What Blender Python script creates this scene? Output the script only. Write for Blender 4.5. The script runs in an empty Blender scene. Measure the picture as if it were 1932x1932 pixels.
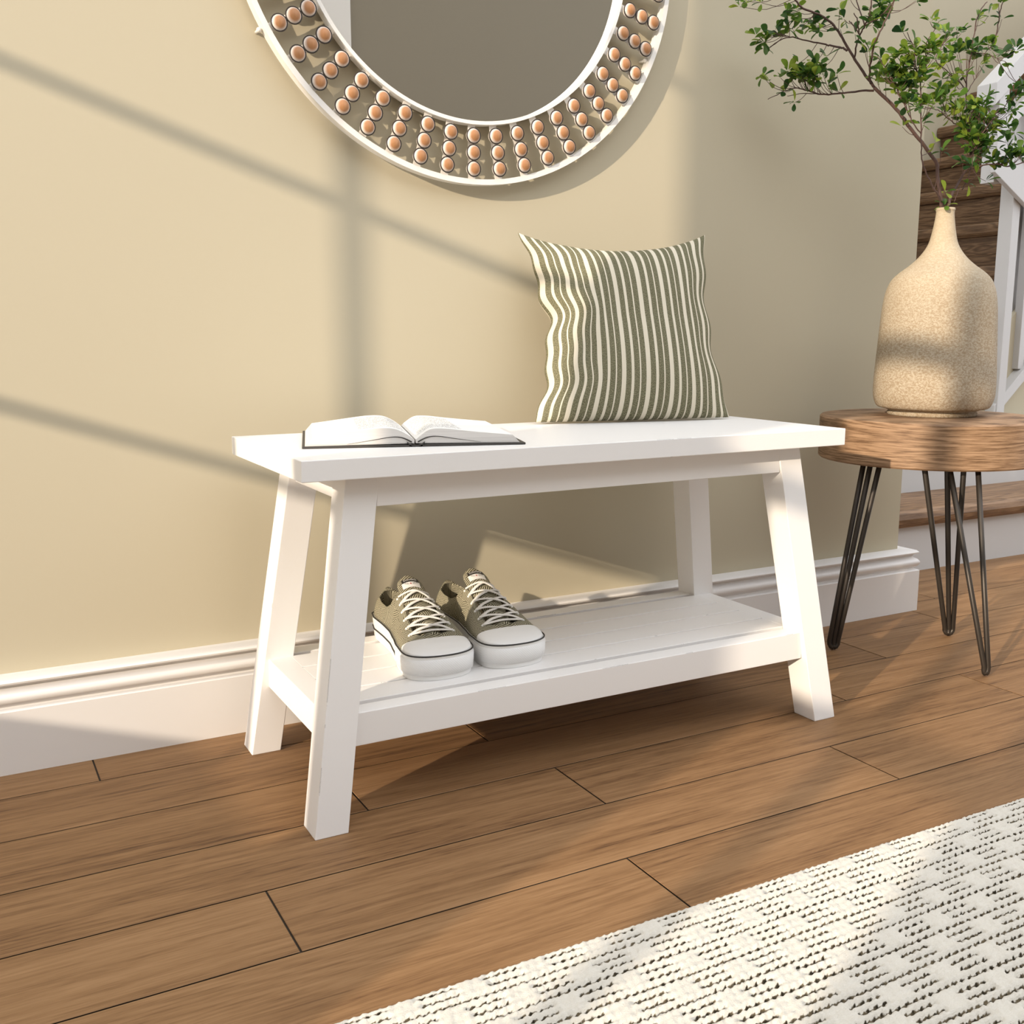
import bpy, bmesh, math, random
import numpy as np
from mathutils import Vector, Matrix
random.seed(7)
PI = math.pi
sc = bpy.context.scene
COL = sc.collection

# ------------------------------------------------------------------ camera
F_PX, YAW, PITCH = 1954.93, math.radians(28.5653), math.radians(9.8457)
CAM = Vector((0.0, -1.5466, 0.6006))
FW = Vector((math.sin(YAW) * math.cos(PITCH), math.cos(YAW) * math.cos(PITCH), -math.sin(PITCH)))
RT = Vector((math.cos(YAW), -math.sin(YAW), 0.0))
UP = RT.cross(FW)


def at(px, py, Y):
    """point of the plane y = Y seen at pixel (px, py) of the 1932 px photograph"""
    d = FW + RT * ((px - 966) / F_PX) - UP * ((py - 966) / F_PX)
    return CAM + d * ((Y - CAM.y) / d.y)


cam_data = bpy.data.cameras.new('camera')
cam_data.sensor_width = 36.0
cam_data.lens = F_PX * 36.0 / 1932.0
cam_data.clip_start = 0.02
cam = bpy.data.objects.new('camera', cam_data)
cam.location = CAM
cam.rotation_euler = (PI / 2 - PITCH, 0, -YAW)
COL.objects.link(cam)
sc.camera = cam

# ------------------------------------------------------------------ materials


def rgb(r, g, b):
    def c(v):
        v /= 255.0
        return v / 12.92 if v <= 0.04045 else ((v + 0.055) / 1.055) ** 2.4
    return (c(r), c(g), c(b), 1.0)


class NT:
    def __init__(self, name):
        self.m = bpy.data.materials.new(name)
        self.m.use_nodes = True
        self.t = self.m.node_tree
        self.t.nodes.clear()
        self.out = self.t.nodes.new('ShaderNodeOutputMaterial')
        self.b = self.t.nodes.new('ShaderNodeBsdfPrincipled')
        self.t.links.new(self.b.outputs[0], self.out.inputs[0])

    def n(self, typ, ins=None, **kw):
        nd = self.t.nodes.new(typ)
        for k, v in kw.items():
            setattr(nd, k, v)
        for k, v in (ins or {}).items():
            self.put(nd.inputs[k], v)
        return nd

    def put(self, sock, v):
        if isinstance(v, bpy.types.NodeSocket):
            self.t.links.new(v, sock)
        else:
            sock.default_value = v

    def bs(self, **kw):
        for k, v in kw.items():
            self.put(self.b.inputs[k.replace('_', ' ')], v)

    def math(self, op, a, b=0.0, c=None, clamp=False):
        nd = self.n('ShaderNodeMath', operation=op, use_clamp=clamp)
        self.put(nd.inputs[0], a)
        self.put(nd.inputs[1], b)
        if c is not None:
            self.put(nd.inputs[2], c)
        return nd.outputs[0]

    def mix(self, f, a, b, blend='MIX'):
        nd = self.n('ShaderNodeMix', data_type='RGBA', blend_type=blend)
        self.put(nd.inputs[0], f)
        self.put(nd.inputs[6], a)
        self.put(nd.inputs[7], b)
        return nd.outputs[2]

    def coord(self, which='Object'):
        return self.n('ShaderNodeTexCoord').outputs[which]

    def mapping(self, v, scale=(1, 1, 1), loc=(0, 0, 0), rot=(0, 0, 0)):
        return self.n('ShaderNodeMapping', {'Vector': v, 'Scale': scale, 'Location': loc, 'Rotation': rot}).outputs[0]

    def noise(self, v, scale=5.0, detail=4.0, rough=0.5, dist=0.0, out=0):
        return self.n('ShaderNodeTexNoise', {'Vector': v, 'Scale': scale, 'Detail': detail, 'Roughness': rough, 'Distortion': dist}).outputs[out]

    def ramp(self, f, stops):
        nd = self.n('ShaderNodeValToRGB', {'Fac': f})
        e = nd.color_ramp.elements
        while len(e) < len(stops):
            e.new(0.5)
        for i, (p, c) in enumerate(stops):
            e[i].position = p
            e[i].color = c if len(c) == 4 else (*c, 1)
        return nd.outputs[0]

    def bump(self, h, strength=0.3, dist=0.002):
        nd = self.n('ShaderNodeBump', {'Height': h, 'Strength': strength, 'Distance': dist})
        self.put(self.b.inputs['Normal'], nd.outputs[0])
        return nd


G1 = lambda v: (v, v, v, 1.0)
MAT = {}


def simple(name, col, rough=0.5, metal=0.0, nscale=None, nb=0.0, spec=None):
    t = NT(name)
    t.bs(Base_Color=col, Roughness=rough, Metallic=metal)
    if spec is not None:
        t.bs(Specular_IOR_Level=spec)
    if nscale:
        t.bump(t.noise(t.coord(), nscale, 3.0), nb, 0.001)
    MAT[name] = t.m
    return t


def make_materials():
    # beige wall paint
    t = NT('wall_paint')
    n = t.noise(t.coord(), 220.0, 2.0)
    t.bs(Base_Color=(0.49, 0.435, 0.318, 1), Roughness=0.85, Specular_IOR_Level=0.15)
    t.bump(n, 0.04, 0.0006)
    MAT['wall_paint'] = t.m
    t = NT('taupe_paint')
    t.bs(Base_Color=(0.255, 0.222, 0.168, 1), Roughness=0.85)
    t.bump(t.noise(t.coord(), 200.0, 2.0), 0.04, 0.0006)
    MAT['taupe_paint'] = t.m
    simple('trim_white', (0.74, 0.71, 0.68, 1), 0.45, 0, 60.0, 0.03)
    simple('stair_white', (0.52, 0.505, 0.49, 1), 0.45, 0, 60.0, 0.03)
    # distressed white bench paint
    t = NT('bench_white')
    co = t.coord()
    geo = t.n('ShaderNodeNewGeometry')
    bev = t.n('ShaderNodeBevel', {'Radius': 0.0009}, samples=4)
    dot = t.n('ShaderNodeVectorMath', {0: bev.outputs[0], 1: geo.outputs['Normal']}, operation='DOT_PRODUCT').outputs['Value']
    edge = t.math('LESS_THAN', dot, 0.95)
    nz = t.noise(t.mapping(co, (11, 11, 11)), 1.0, 7.0, 0.62)
    worn = t.math('GREATER_THAN', nz, 0.605)
    mask = t.math('MULTIPLY', edge, worn)
    t.bs(Base_Color=t.mix(mask, (0.825, 0.805, 0.785, 1), (0.07, 0.05, 0.035, 1)), Roughness=0.42)
    gr = t.noise(t.mapping(co, (60, 60, 60)), 2.0, 4.0, 0.6)
    t.bump(gr, 0.05, 0.0012)
    MAT['bench_white'] = t.m
    # oak floor boards
    t = NT('floor_oak')
    co = t.coord()
    seed = t.n('ShaderNodeAttribute', attribute_name='seed').outputs['Fac']
    sep = t.n('ShaderNodeSeparateXYZ', {0: co})
    sx = t.math('MULTIPLY_ADD', seed, 37.0, sep.outputs[0])
    sy = t.math('MULTIPLY_ADD', seed, 11.0, sep.outputs[1])
    cv = t.n('ShaderNodeCombineXYZ', {0: sx, 1: sy, 2: seed}).outputs[0]
    fld = t.noise(t.mapping(cv, (0.55, 6.0, 1.0)), 1.0, 1.5, 0.45, 0.35)
    rings = t.math('SINE', t.math('MULTIPLY', fld, 95.0))
    rings = t.math('MULTIPLY_ADD', rings, 0.5, 0.5)
    streak = t.noise(t.mapping(cv, (9.0, 270.0, 1.0)), 1.0, 5.0, 0.62, 0.2)
    broad = t.noise(t.mapping(cv, (1.2, 18.0, 1.0)), 1.0, 3.0, 0.55, 0.5)
    fine = t.noise(t.mapping(cv, (38.0, 620.0, 1.0)), 1.0, 2.0, 0.6)
    v = t.math('MULTIPLY_ADD', streak, 0.60, t.math('MULTIPLY', broad, 0.26))
    v = t.math('MULTIPLY_ADD', rings, 0.085, v)
    v = t.math('MULTIPLY_ADD', fine, 0.26, v)
    v = t.math('MULTIPLY_ADD', seed, 0.07, v)
    col = t.ramp(v, [(0.44, (0.088, 0.043, 0.019)), (0.54, (0.180, 0.094, 0.041)), (0.66, (0.240, 0.131, 0.059)), (0.84, (0.31, 0.178, 0.086))])
    t.bs(Base_Color=col, Roughness=t.math('MULTIPLY_ADD', streak, 0.2, 0.46), Specular_IOR_Level=0.22)
    t.bump(t.math('ADD', streak, t.math('MULTIPLY', fine, 0.6)), 0.10, 0.0012)
    MAT['floor_oak'] = t.m
    simple('floor_gap', (0.05, 0.034, 0.022, 1), 0.9)

    def wood(name, stops, sc3, rough=0.5, ringk=60.0, rw=0.3):
        t = NT(name)
        cv = t.mapping(t.coord(), sc3)
        fld = t.noise(cv, 1.0, 2.0, 0.5, 0.5)
        rings = t.math('MULTIPLY_ADD', t.math('SINE', t.math('MULTIPLY', fld, ringk)), 0.5, 0.5)
        st = t.noise(t.mapping(t.coord(), tuple(a * 9 for a in sc3)), 1.0, 5.0, 0.65, 0.2)
        v = t.math('MULTIPLY_ADD', st, 1.0 - rw, t.math('MULTIPLY', rings, rw))
        t.bs(Base_Color=t.ramp(v, stops), Roughness=rough, Specular_IOR_Level=0.3)
        t.bump(st, 0.12, 0.0012)
        MAT[name] = t.m
    wood('table_oak', [(0.36, (0.140, 0.078, 0.040)), (0.5, (0.262, 0.158, 0.088)), (0.64, (0.36, 0.228, 0.135))], (2.4, 2.4, 40.0), 0.55, 70.0, 0.15)
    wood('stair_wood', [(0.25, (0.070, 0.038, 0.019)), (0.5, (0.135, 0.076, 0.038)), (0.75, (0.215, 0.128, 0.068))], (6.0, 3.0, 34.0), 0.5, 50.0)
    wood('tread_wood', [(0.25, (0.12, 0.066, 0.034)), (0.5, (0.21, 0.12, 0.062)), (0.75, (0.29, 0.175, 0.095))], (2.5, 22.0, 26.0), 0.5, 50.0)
    simple('black_metal', (0.055, 0.046, 0.038, 1), 0.42, 0.6, 90.0, 0.05)
    # stone textured vase
    t = NT('vase_clay')
    co = t.coord()
    sep = t.n('ShaderNodeSeparateXYZ', {0: co})
    big = t.noise(co, 16.0, 5.0, 0.6)
    sp = t.noise(t.mapping(co, (260, 260, 420)), 1.0, 5.0, 0.75, 0.5)
    low = t.n('ShaderNodeMapRange', {0: sep.outputs[2], 1: 0.33, 2: 0.16, 3: 0.0, 4: 1.0}).outputs[0]
    a = t.mix(big, (0.38, 0.285, 0.175, 1), (0.51, 0.44, 0.33, 1))
    spk = t.n('ShaderNodeMapRange', {0: sp, 1: 0.44, 2: 0.56, 3: 1.0, 4: 0.0}).outputs[0]
    b = t.mix(spk, (0.53, 0.465, 0.365, 1), (0.27, 0.185, 0.105, 1))
    t.bs(Base_Color=t.mix(t.math('MULTIPLY_ADD', low, 0.42, 0.16), a, b), Roughness=0.85, Specular_IOR_Level=0.2)
    hs = t.math('MULTIPLY', sp, t.math('MULTIPLY_ADD', low, 0.9, 0.1))
    t.bump(hs, 0.55, 0.004)
    MAT['vase_clay'] = t.m
    # mirror parts
    t = NT('mirror_glass')
    t.bs(Base_Color=(0.93, 0.94, 0.93, 1), Metallic=1.0, Roughness=0.0)
    MAT['mirror_glass'] = t.m
    simple('hoop_white', (0.80, 0.77, 0.72, 1), 0.4, 0, 40.0, 0.05)
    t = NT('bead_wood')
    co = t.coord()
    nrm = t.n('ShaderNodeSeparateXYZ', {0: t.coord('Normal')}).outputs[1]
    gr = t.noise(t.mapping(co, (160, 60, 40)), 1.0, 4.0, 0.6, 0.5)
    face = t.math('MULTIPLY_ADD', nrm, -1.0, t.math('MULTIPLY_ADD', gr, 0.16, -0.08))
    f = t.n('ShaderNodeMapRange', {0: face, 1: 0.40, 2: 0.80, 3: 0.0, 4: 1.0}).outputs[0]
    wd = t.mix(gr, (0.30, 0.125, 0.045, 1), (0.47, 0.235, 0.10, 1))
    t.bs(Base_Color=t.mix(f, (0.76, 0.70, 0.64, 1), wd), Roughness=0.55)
    MAT['bead_wood'] = t.m
    simple('bead_rim', (0.035, 0.025, 0.018, 1), 0.6)
    # pillow stripes
    t = NT('pillow_cloth')
    uv = t.n('ShaderNodeSeparateXYZ', {0: t.coord('UV')})
    fr = t.math('FRACT', t.math('MULTIPLY', uv.outputs[0], 7.9))

    def band(a, b):
        return t.math('MULTIPLY', t.math('GREATER_THAN', fr, a), t.math('LESS_THAN', fr, b))
    cream = t.math('MAXIMUM', t.math('MAXIMUM', band(0.06, 0.24), band(0.46, 0.575)), band(0.80, 0.855))
    uvs = t.mapping(t.coord('UV'), (260, 230, 1))
    hz = t.noise(uvs, 1.0, 2.0, 0.6)
    wv = t.noise(t.mapping(t.coord('UV'), (60, 900, 1)), 1.0, 2.0, 0.6)
    ol = t.ramp(t.math('MULTIPLY_ADD', wv, 0.4, t.math('MULTIPLY', hz, 0.6)), [(0.36, (0.06, 0.056, 0.032)), (0.5, (0.155, 0.145, 0.088)), (0.64, (0.30, 0.28, 0.18))])
    t.bs(Base_Color=t.mix(cream, ol, (0.66, 0.60, 0.48, 1)), Roughness=0.9, Specular_IOR_Level=0.1)
    t.bump(hz, 0.25, 0.0012)
    MAT['pillow_cloth'] = t.m
    # book
    t = NT('book_text_page')
    uv = t.n('ShaderNodeSeparateXYZ', {0: t.coord('UV')})
    ln = t.math('FRACT', t.math('MULTIPLY', uv.outputs[1], 36.0))
    l1 = t.math('MULTIPLY', t.math('GREATER_THAN', ln, 0.3), t.math('LESS_THAN', ln, 0.72))
    row = t.math('FLOOR', t.math('MULTIPLY', uv.outputs[1], 36.0))
    wd = t.noise(t.n('ShaderNodeCombineXYZ', {0: t.math('MULTIPLY', uv.outputs[0], 75.0), 1: t.math('MULTIPLY', row, 3.7), 2: 0.0}).outputs[0], 1.0, 2.0, 0.7)
    l2 = t.math('GREATER_THAN', wd, 0.47)
    inside = t.math('MULTIPLY', t.math('MULTIPLY', t.math('GREATER_THAN', uv.outputs[0], 0.12), t.math('LESS_THAN', uv.outputs[0], 0.66)),
                    t.math('MULTIPLY', t.math('GREATER_THAN', uv.outputs[1], 0.08), t.math('LESS_THAN', uv.outputs[1], 0.90)))
    mk = t.math('MULTIPLY', t.math('MULTIPLY', l1, l2), inside)
    t.bs(Base_Color=t.mix(mk, (0.84, 0.83, 0.81, 1), (0.15, 0.15, 0.15, 1)), Roughness=0.7)
    MAT['book_text_page'] = t.m
    t = NT('book_page_edges')
    sp = t.n('ShaderNodeSeparateXYZ', {0: t.coord()})
    ln = t.noise(t.mapping(t.coord(), (3, 3, 1500)), 1.0, 2.0, 0.7)
    t.bs(Base_Color=t.mix(ln, (0.50, 0.47, 0.44, 1), (0.80, 0.77, 0.73, 1)), Roughness=0.8)
    MAT['book_page_edges'] = t.m
    simple('book_cover', (0.04, 0.035, 0.03, 1), 0.55, 0, 300.0, 0.1)
    # sneaker
    t = NT('shoe_canvas')
    co = t.coord()
    uv = t.coord('UV')
    vor = t.n('ShaderNodeTexVoronoi', {'Vector': uv, 'Scale': 48.0, 'Randomness': 1.0}, voronoi_dimensions='2D')
    ang = t.math('MULTIPLY', t.n('ShaderNodeSeparateColor', {0: vor.outputs['Color']}).outputs[0], 6.2832)
    us = t.n('ShaderNodeSeparateXYZ', {0: uv})
    dp = t.math('ADD', t.math('MULTIPLY', us.outputs[0], t.math('COSINE', ang)), t.math('MULTIPLY', us.outputs[1], t.math('SINE', ang)))
    fr = t.math('FRACT', t.math('MULTIPLY', dp, 320.0))
    line = t.math('GREATER_THAN', fr, 0.55)
    t.bs(Base_Color=t.mix(line, (0.062, 0.055, 0.034, 1), (0.47, 0.43, 0.31, 1)), Roughness=0.9, Specular_IOR_Level=0.1)
    t.bump(t.noise(co, 900.0, 2.0), 0.2, 0.0006)
    MAT['shoe_canvas'] = t.m
    t = NT('shoe_rubber')
    t.bs(Base_Color=(0.80, 0.79, 0.77, 1), Roughness=0.38)
    MAT['shoe_rubber'] = t.m
    t = NT('shoe_bumper')
    sp = t.n('ShaderNodeSeparateXYZ', {0: t.coord()})
    a = t.math('SINE', t.math('MULTIPLY', sp.outputs[0], 1850.0))
    b = t.math('SINE', t.math('MULTIPLY', sp.outputs[2], 1850.0))
    t.bs(Base_Color=(0.78, 0.77, 0.755, 1), Roughness=0.45)
    t.bump(t.math('MULTIPLY', a, b), 0.18, 0.0008)
    MAT['shoe_bumper'] = t.m
    simple('shoe_black', (0.02, 0.018, 0.016, 1), 0.5)
    simple('shoe_lace', (0.76, 0.73, 0.68, 1), 0.85, 0, 900.0, 0.3)
    simple('shoe_lining', (0.42, 0.38, 0.30, 1), 0.9)
    simple('label_white', (0.8, 0.78, 0.74, 1), 0.7)
    simple('label_red', (0.45, 0.05, 0.05, 1), 0.7)
    # rug
    t = NT('rug_wool')
    gap = t.n('ShaderNodeAttribute', attribute_name='gap').outputs['Fac']
    co = t.coord()
    fib = t.noise(t.mapping(co, (500, 900, 500)), 1.0, 3.0, 0.7)
    gp = t.math('MULTIPLY_ADD', t.math('SUBTRACT', fib, 0.5), 0.7, gap)
    c1 = t.mix(fib, (0.585, 0.55, 0.48, 1), (0.76, 0.72, 0.645, 1))
    t.bs(Base_Color=t.ramp(gp, [(0.42, (1, 1, 1)), (0.72, (0, 0, 0))]), Roughness=0.95, Specular_IOR_Level=0.05)
    rampout = t.b.inputs['Base Color'].links[0].from_socket
    dt = t.n('ShaderNodeAttribute', attribute_name='dot').outputs['Fac']
    t.bs(Base_Color=t.mix(rampout, t.mix(dt, (0.13, 0.102, 0.064, 1), (0.022, 0.018, 0.012, 1)), c1))
    t.bump(fib, 0.5, 0.002)
    MAT['rug_wool'] = t.m
    # plant
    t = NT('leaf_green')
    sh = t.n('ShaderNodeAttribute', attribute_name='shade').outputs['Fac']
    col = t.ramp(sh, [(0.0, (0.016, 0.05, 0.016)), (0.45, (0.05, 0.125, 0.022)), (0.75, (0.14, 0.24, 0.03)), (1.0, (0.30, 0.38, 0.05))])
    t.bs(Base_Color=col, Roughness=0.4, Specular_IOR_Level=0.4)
    tr = t.n('ShaderNodeBsdfTranslucent', {'Color': col})
    mx = t.n('ShaderNodeMixShader', {0: 0.5, 1: t.b.outputs[0], 2: tr.outputs[0]})
    t.t.links.new(mx.outputs[0], t.out.inputs[0])
    MAT['leaf_green'] = t.m
    t = NT('bark')
    n = t.noise(t.mapping(t.coord(), (60, 60, 30)), 1.0, 4.0, 0.6)
    t.bs(Base_Color=t.mix(n, (0.030, 0.018, 0.016, 1), (0.14, 0.072, 0.054, 1)), Roughness=0.75)
    t.bump(n, 0.3, 0.001)
    MAT['bark'] = t.m


make_materials()

# ------------------------------------------------------------------ mesh helpers


def link(name, mesh, mats, parent=None, smooth=False, loc=None):
    o = bpy.data.objects.new(name, mesh)
    for m in (mats if isinstance(mats, (list, tuple)) else [mats]):
        mesh.materials.append(MAT[m])
    COL.objects.link(o)
    if parent is not None:
        o.parent = parent
    if loc is not None:
        o.location = loc
    if smooth:
        mesh.polygons.foreach_set('use_smooth', [True] * len(mesh.polygons))
    return o


def build(name, bm, mats, parent=None, smooth=False, loc=None, bevel=0.0, seg=2):
    bmesh.ops.recalc_face_normals(bm, faces=bm.faces[:])
    me = bpy.data.meshes.new(name)
    bm.to_mesh(me)
    bm.free()
    o = link(name, me, mats, parent, smooth, loc)
    if bevel:
        md = o.modifiers.new('bevel', 'BEVEL')
        md.width = bevel
        md.segments = seg
        md.limit_method = 'ANGLE'
        md.angle_limit = math.radians(40)
        md.harden_normals = False
    return o


def add_hexa(bm, c):
    """c: 4 bottom corners then 4 top corners"""
    v = [bm.verts.new(p) for p in c]
    for f in ((3, 2, 1, 0), (4, 5, 6, 7), (0, 1, 5, 4), (1, 2, 6, 5), (2, 3, 7, 6), (3, 0, 4, 7)):
        bm.faces.new([v[i] for i in f])


def add_box(bm, x0, x1, y0, y1, z0, z1):
    add_hexa(bm, [(x0, y0, z0), (x1, y0, z0), (x1, y1, z0), (x0, y1, z0), (x0, y0, z1), (x1, y0, z1), (x1, y1, z1), (x0, y1, z1)])


def box(name, x0, x1, y0, y1, z0, z1, mat, parent=None, bevel=0.0, o=(0, 0, 0)):
    bm = bmesh.new()
    add_box(bm, x0 - o[0], x1 - o[0], y0 - o[1], y1 - o[1], z0 - o[2], z1 - o[2])
    return build(name, bm, mat, parent, bevel=bevel)


def add_tube(bm, pts, rad, n=8, cap=True, flat=1.0):
    pts = [Vector(p) for p in pts]
    m = len(pts)
    rr = rad if isinstance(rad, (list, tuple)) else [rad] * m
    rings = []
    ref = None
    for i, p in enumerate(pts):
        d = (pts[min(i + 1, m - 1)] - pts[max(i - 1, 0)]).normalized()
        if ref is None:
            ref = Vector((0, 0, 1)) if abs(d.z) < 0.9 else Vector((1, 0, 0))
        a = (ref - d * ref.dot(d)).normalized()
        ref = a
        b = d.cross(a)
        rings.append([bm.verts.new(p + (a * math.cos(2 * PI * k / n) * flat + b * math.sin(2 * PI * k / n)) * rr[i]) for k in range(n)])
    for i in range(m - 1):
        for k in range(n):
            bm.faces.new((rings[i][k], rings[i][(k + 1) % n], rings[i + 1][(k + 1) % n], rings[i + 1][k]))
    if cap:
        bm.faces.new(rings[0][::-1])
        bm.faces.new(rings[-1])


def smooth_path(pts, k=6):
    P = [Vector(p) for p in pts]
    out = []
    for i in range(len(P) - 1):
        p0, p1, p2, p3 = P[max(i - 1, 0)], P[i], P[i + 1], P[min(i + 2, len(P) - 1)]
        for s in range(k):
            t = s / k
            out.append(0.5 * ((2 * p1) + (p2 - p0) * t + (2 * p0 - 5 * p1 + 4 * p2 - p3) * t * t + (3 * p1 - p0 - 3 * p2 + p3) * t ** 3))
    out.append(P[-1])
    return out


def add_lathe(bm, prof, n=64, c=(0, 0, 0), close=True):
    rings = []
    for r, z in prof:
        if r < 1e-6:
            rings.append([bm.verts.new((c[0], c[1], c[2] + z))])
        else:
            rings.append([bm.verts.new((c[0] + r * math.cos(2 * PI * k / n), c[1] + r * math.sin(2 * PI * k / n), c[2] + z)) for k in range(n)])
    for a, b in zip(rings[:-1], rings[1:]):
        for k in range(n):
            q = [a[k % len(a)], a[(k + 1) % len(a)], b[(k + 1) % len(b)], b[k % len(b)]]
            u = []
            for v in q:
                if v not in u:
                    u.append(v)
            if len(u) > 2:
                bm.faces.new(u)


def add_ball(bm, c, r, u=20, v=12, sc3=(1, 1, 1)):
    m = Matrix.Translation(c) @ Matrix.Diagonal((r * sc3[0], r * sc3[1], r * sc3[2], 1))
    bmesh.ops.create_uvsphere(bm, u_segments=u, v_segments=v, radius=1.0, matrix=m)


def empty(name, label, cat, loc=(0, 0, 0), group=None):
    o = bpy.data.objects.new(name, None)
    o.empty_display_size = 0.05
    o.location = loc
    COL.objects.link(o)
    tag(o, label, cat, group)
    return o


def tag(o, label=None, cat=None, group=None, kind=None):
    for k, v in (('label', label), ('category', cat), ('group', group), ('kind', kind)):
        if v:
            o[k] = v
    return o


# ------------------------------------------------------------------ room
SUN_S, SUN_K = 0.45, 0.335            # sun travels (1, SUN_S, -SUN_K)
WX = -0.95                            # plane of the window wall
XE = 1.802                            # end of the front wall
YB = 1.402                             # stairwell back wall


def floor():
    rng = random.Random(5)
    bm = bmesh.new()
    lay = bm.faces.layers.float.new('seed')
    off = {0: .142, 1: .669, 2: .4306, 3: .707, 4: .263, 5: .650, -1: .276}
    L, W, g = 0.838, 0.1288, 0.0022
    y_first = 0.0135

    def plank(x0, x1, y0, y1):
        s = rng.random()
        n0 = len(bm.faces)
        b = 0.0005
        v = [bm.verts.new(p) for p in ((x0, y0, -b), (x1, y0, -b), (x1, y1, -b), (x0, y1, -b), (x0 + b, y0 + b, 0), (x1 - b, y0 + b, 0), (x1 - b, y1 - b, 0), (x0 + b, y1 - b, 0))]
        for f in ((4, 5, 6, 7), (0, 1, 5, 4), (1, 2, 6, 5), (2, 3, 7, 6), (3, 0, 4, 7)):
            fc = bm.faces.new([v[i] for i in f])
            fc[lay] = s
    for r in range(-2, 27):
        y1, y0 = y_first - r * W, y_first - (r + 1) * W
        o = off.get(r, rng.random() * L)
        x = o - L * math.ceil((o + 0.95) / L)
        while x < 4.6:
            xa, xb = max(x, WX), min(x + L, 4.6)
            if xb - xa > 0.02:
                plank(xa + g / 2, xb - g / 2, y0 + g / 2, y1 - g / 2)
            x += L
    nf = len(bm.faces)
    add_box(bm, WX, 4.6, y_first - 27 * W, y_first + 2 * W, -0.03, -0.0022)
    bm.faces.ensure_lookup_table()
    for f in bm.faces[nf:]:
        f.material_index = 1
    o = build('floor', bm, ['floor_oak', 'floor_gap'])
    tag(o, kind='structure')


floor()


def wall_plate(name, y0, y1, z0, z1, holes, x0, x1, mat):
    """wall in the plane x = const with rectangular holes (ya, yb, za, zb)"""
    ys = sorted({y0, y1, *[h[0] for h in holes], *[h[1] for h in holes]})
    zs = sorted({z0, z1, *[h[2] for h in holes], *[h[3] for h in holes]})
    bm = bmesh.new()
    for a, b in zip(ys[:-1], ys[1:]):
        for c, d in zip(zs[:-1], zs[1:]):
            if any(h[0] <= a and b <= h[1] and h[2] <= c and d <= h[3] for h in holes):
                continue
            add_box(bm, x0, x1, a, b, c, d)
    bmesh.ops.remove_doubles(bm, verts=bm.verts[:], dist=1e-5)
    return tag(build(name, bm, mat), kind='structure')


def yw(X):
    return SUN_S * (WX - X)


def zw(Z0):
    return Z0 - SUN_K * WX


Y_BACK = -3.40
w1 = (yw(1.197), yw(-0.70), zw(0.0915), zw(1.86))
w2 = (yw(2.735), yw(1.867), 0.06, zw(1.86))
wall_plate('wall_left', Y_BACK, 0.0, 0.0, 3.3, [w1, w2], WX - 0.012, WX + 0.012, 'wall_paint')


def window(name, rect, mullX, mullw, barZ, barw, fr=0.0):
    bm = bmesh.new()
    a, b, c, d = rect
    for X in mullX:
        y = yw(X)
        add_box(bm, WX - .008, WX + .008, y - mullw / 2, y + mullw / 2, c, d)
    for Z in barZ:
        z = zw(Z)
        add_box(bm, WX - .008, WX + .008, a, b, z - barw / 2, z + barw / 2)
    tag(build(name, bm, 'trim_white'), kind='structure')


window('window_1', w1, (0.566, -0.065), 0.0185, (0.526, 0.976, 1.425), 0.0195)
window('window_2', w2, (2.292,), 0.041, (-.287, .053, .393, .733, 1.073, 1.413, 1.753), 0.046)

tag(box('wall_front', WX, XE, 0.0, 0.12, 0.0, 3.5, 'wall_paint'), kind='structure')
tag(box('wall_back', WX, 5.2, Y_BACK - 0.1, Y_BACK, 0.0, 2.55, 'taupe_paint'), kind='structure')
tag(box('wall_stairwell', 1.70, 5.6, YB, YB + 0.1, 0.0, 3.6, 'wall_paint'), kind='structure')
# white door on the back wall (seen in the mirror)
dx1 = at(663, 50, -0.016)
dd = dx1 - CAM
tt = (Y_BACK + 0.04 - dx1.y) / (-dd.y)
door_x = dx1.x + dd.x * tt
bm = bmesh.new()
add_box(bm, door_x - 0.86, door_x, Y_BACK, Y_BACK + 0.04, 0.0, 2.48)
tag(build('door_1', bm, 'trim_white', bevel=0.003), kind='structure')


def baseboard():
    prof = [(0, .1337), (.030, .1337), (.0342, .1295), (.0335, .1268), (.0265, .1248), (.0240, .1212), (.0258, .1176), (.0318, .1145),
            (.0356, .1095), (.0362, .1065), (.0350, .1020), (.0300, .0965), (.0272, .0945), (.0275, .0922), (.0335, .0912), (.0359, .0892), (.0359, 0.0), (0, 0)]
    bm = bmesh.new()
    xe = at(1703.3, 1155.2, -.0359).x - .0359
    xe = max(xe, XE - .004)
    rows = []
    for d, z in prof:
        rows.append([bm.verts.new((WX, -d, z)), bm.verts.new((xe + d, -d, z)), bm.verts.new((xe + d, 0.20, z))])
    for a, b in zip(rows[:-1], rows[1:]):
        for k in range(2):
            bm.faces.new((a[k], a[k + 1], b[k + 1], b[k]))
    o = build('baseboard_front', bm, 'trim_white')
    md = o.modifiers.new('es', 'EDGE_SPLIT')
    md.split_angle = math.radians(50)
    o.data.polygons.foreach_set('use_smooth', [True] * len(o.data.polygons))
    tag(o, kind='structure')


baseboard()

# ------------------------------------------------------------------ bench
BX, BY = 0.7706, -0.2497
ZT, TH = 0.457, 0.0253
ZU = ZT - TH


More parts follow.
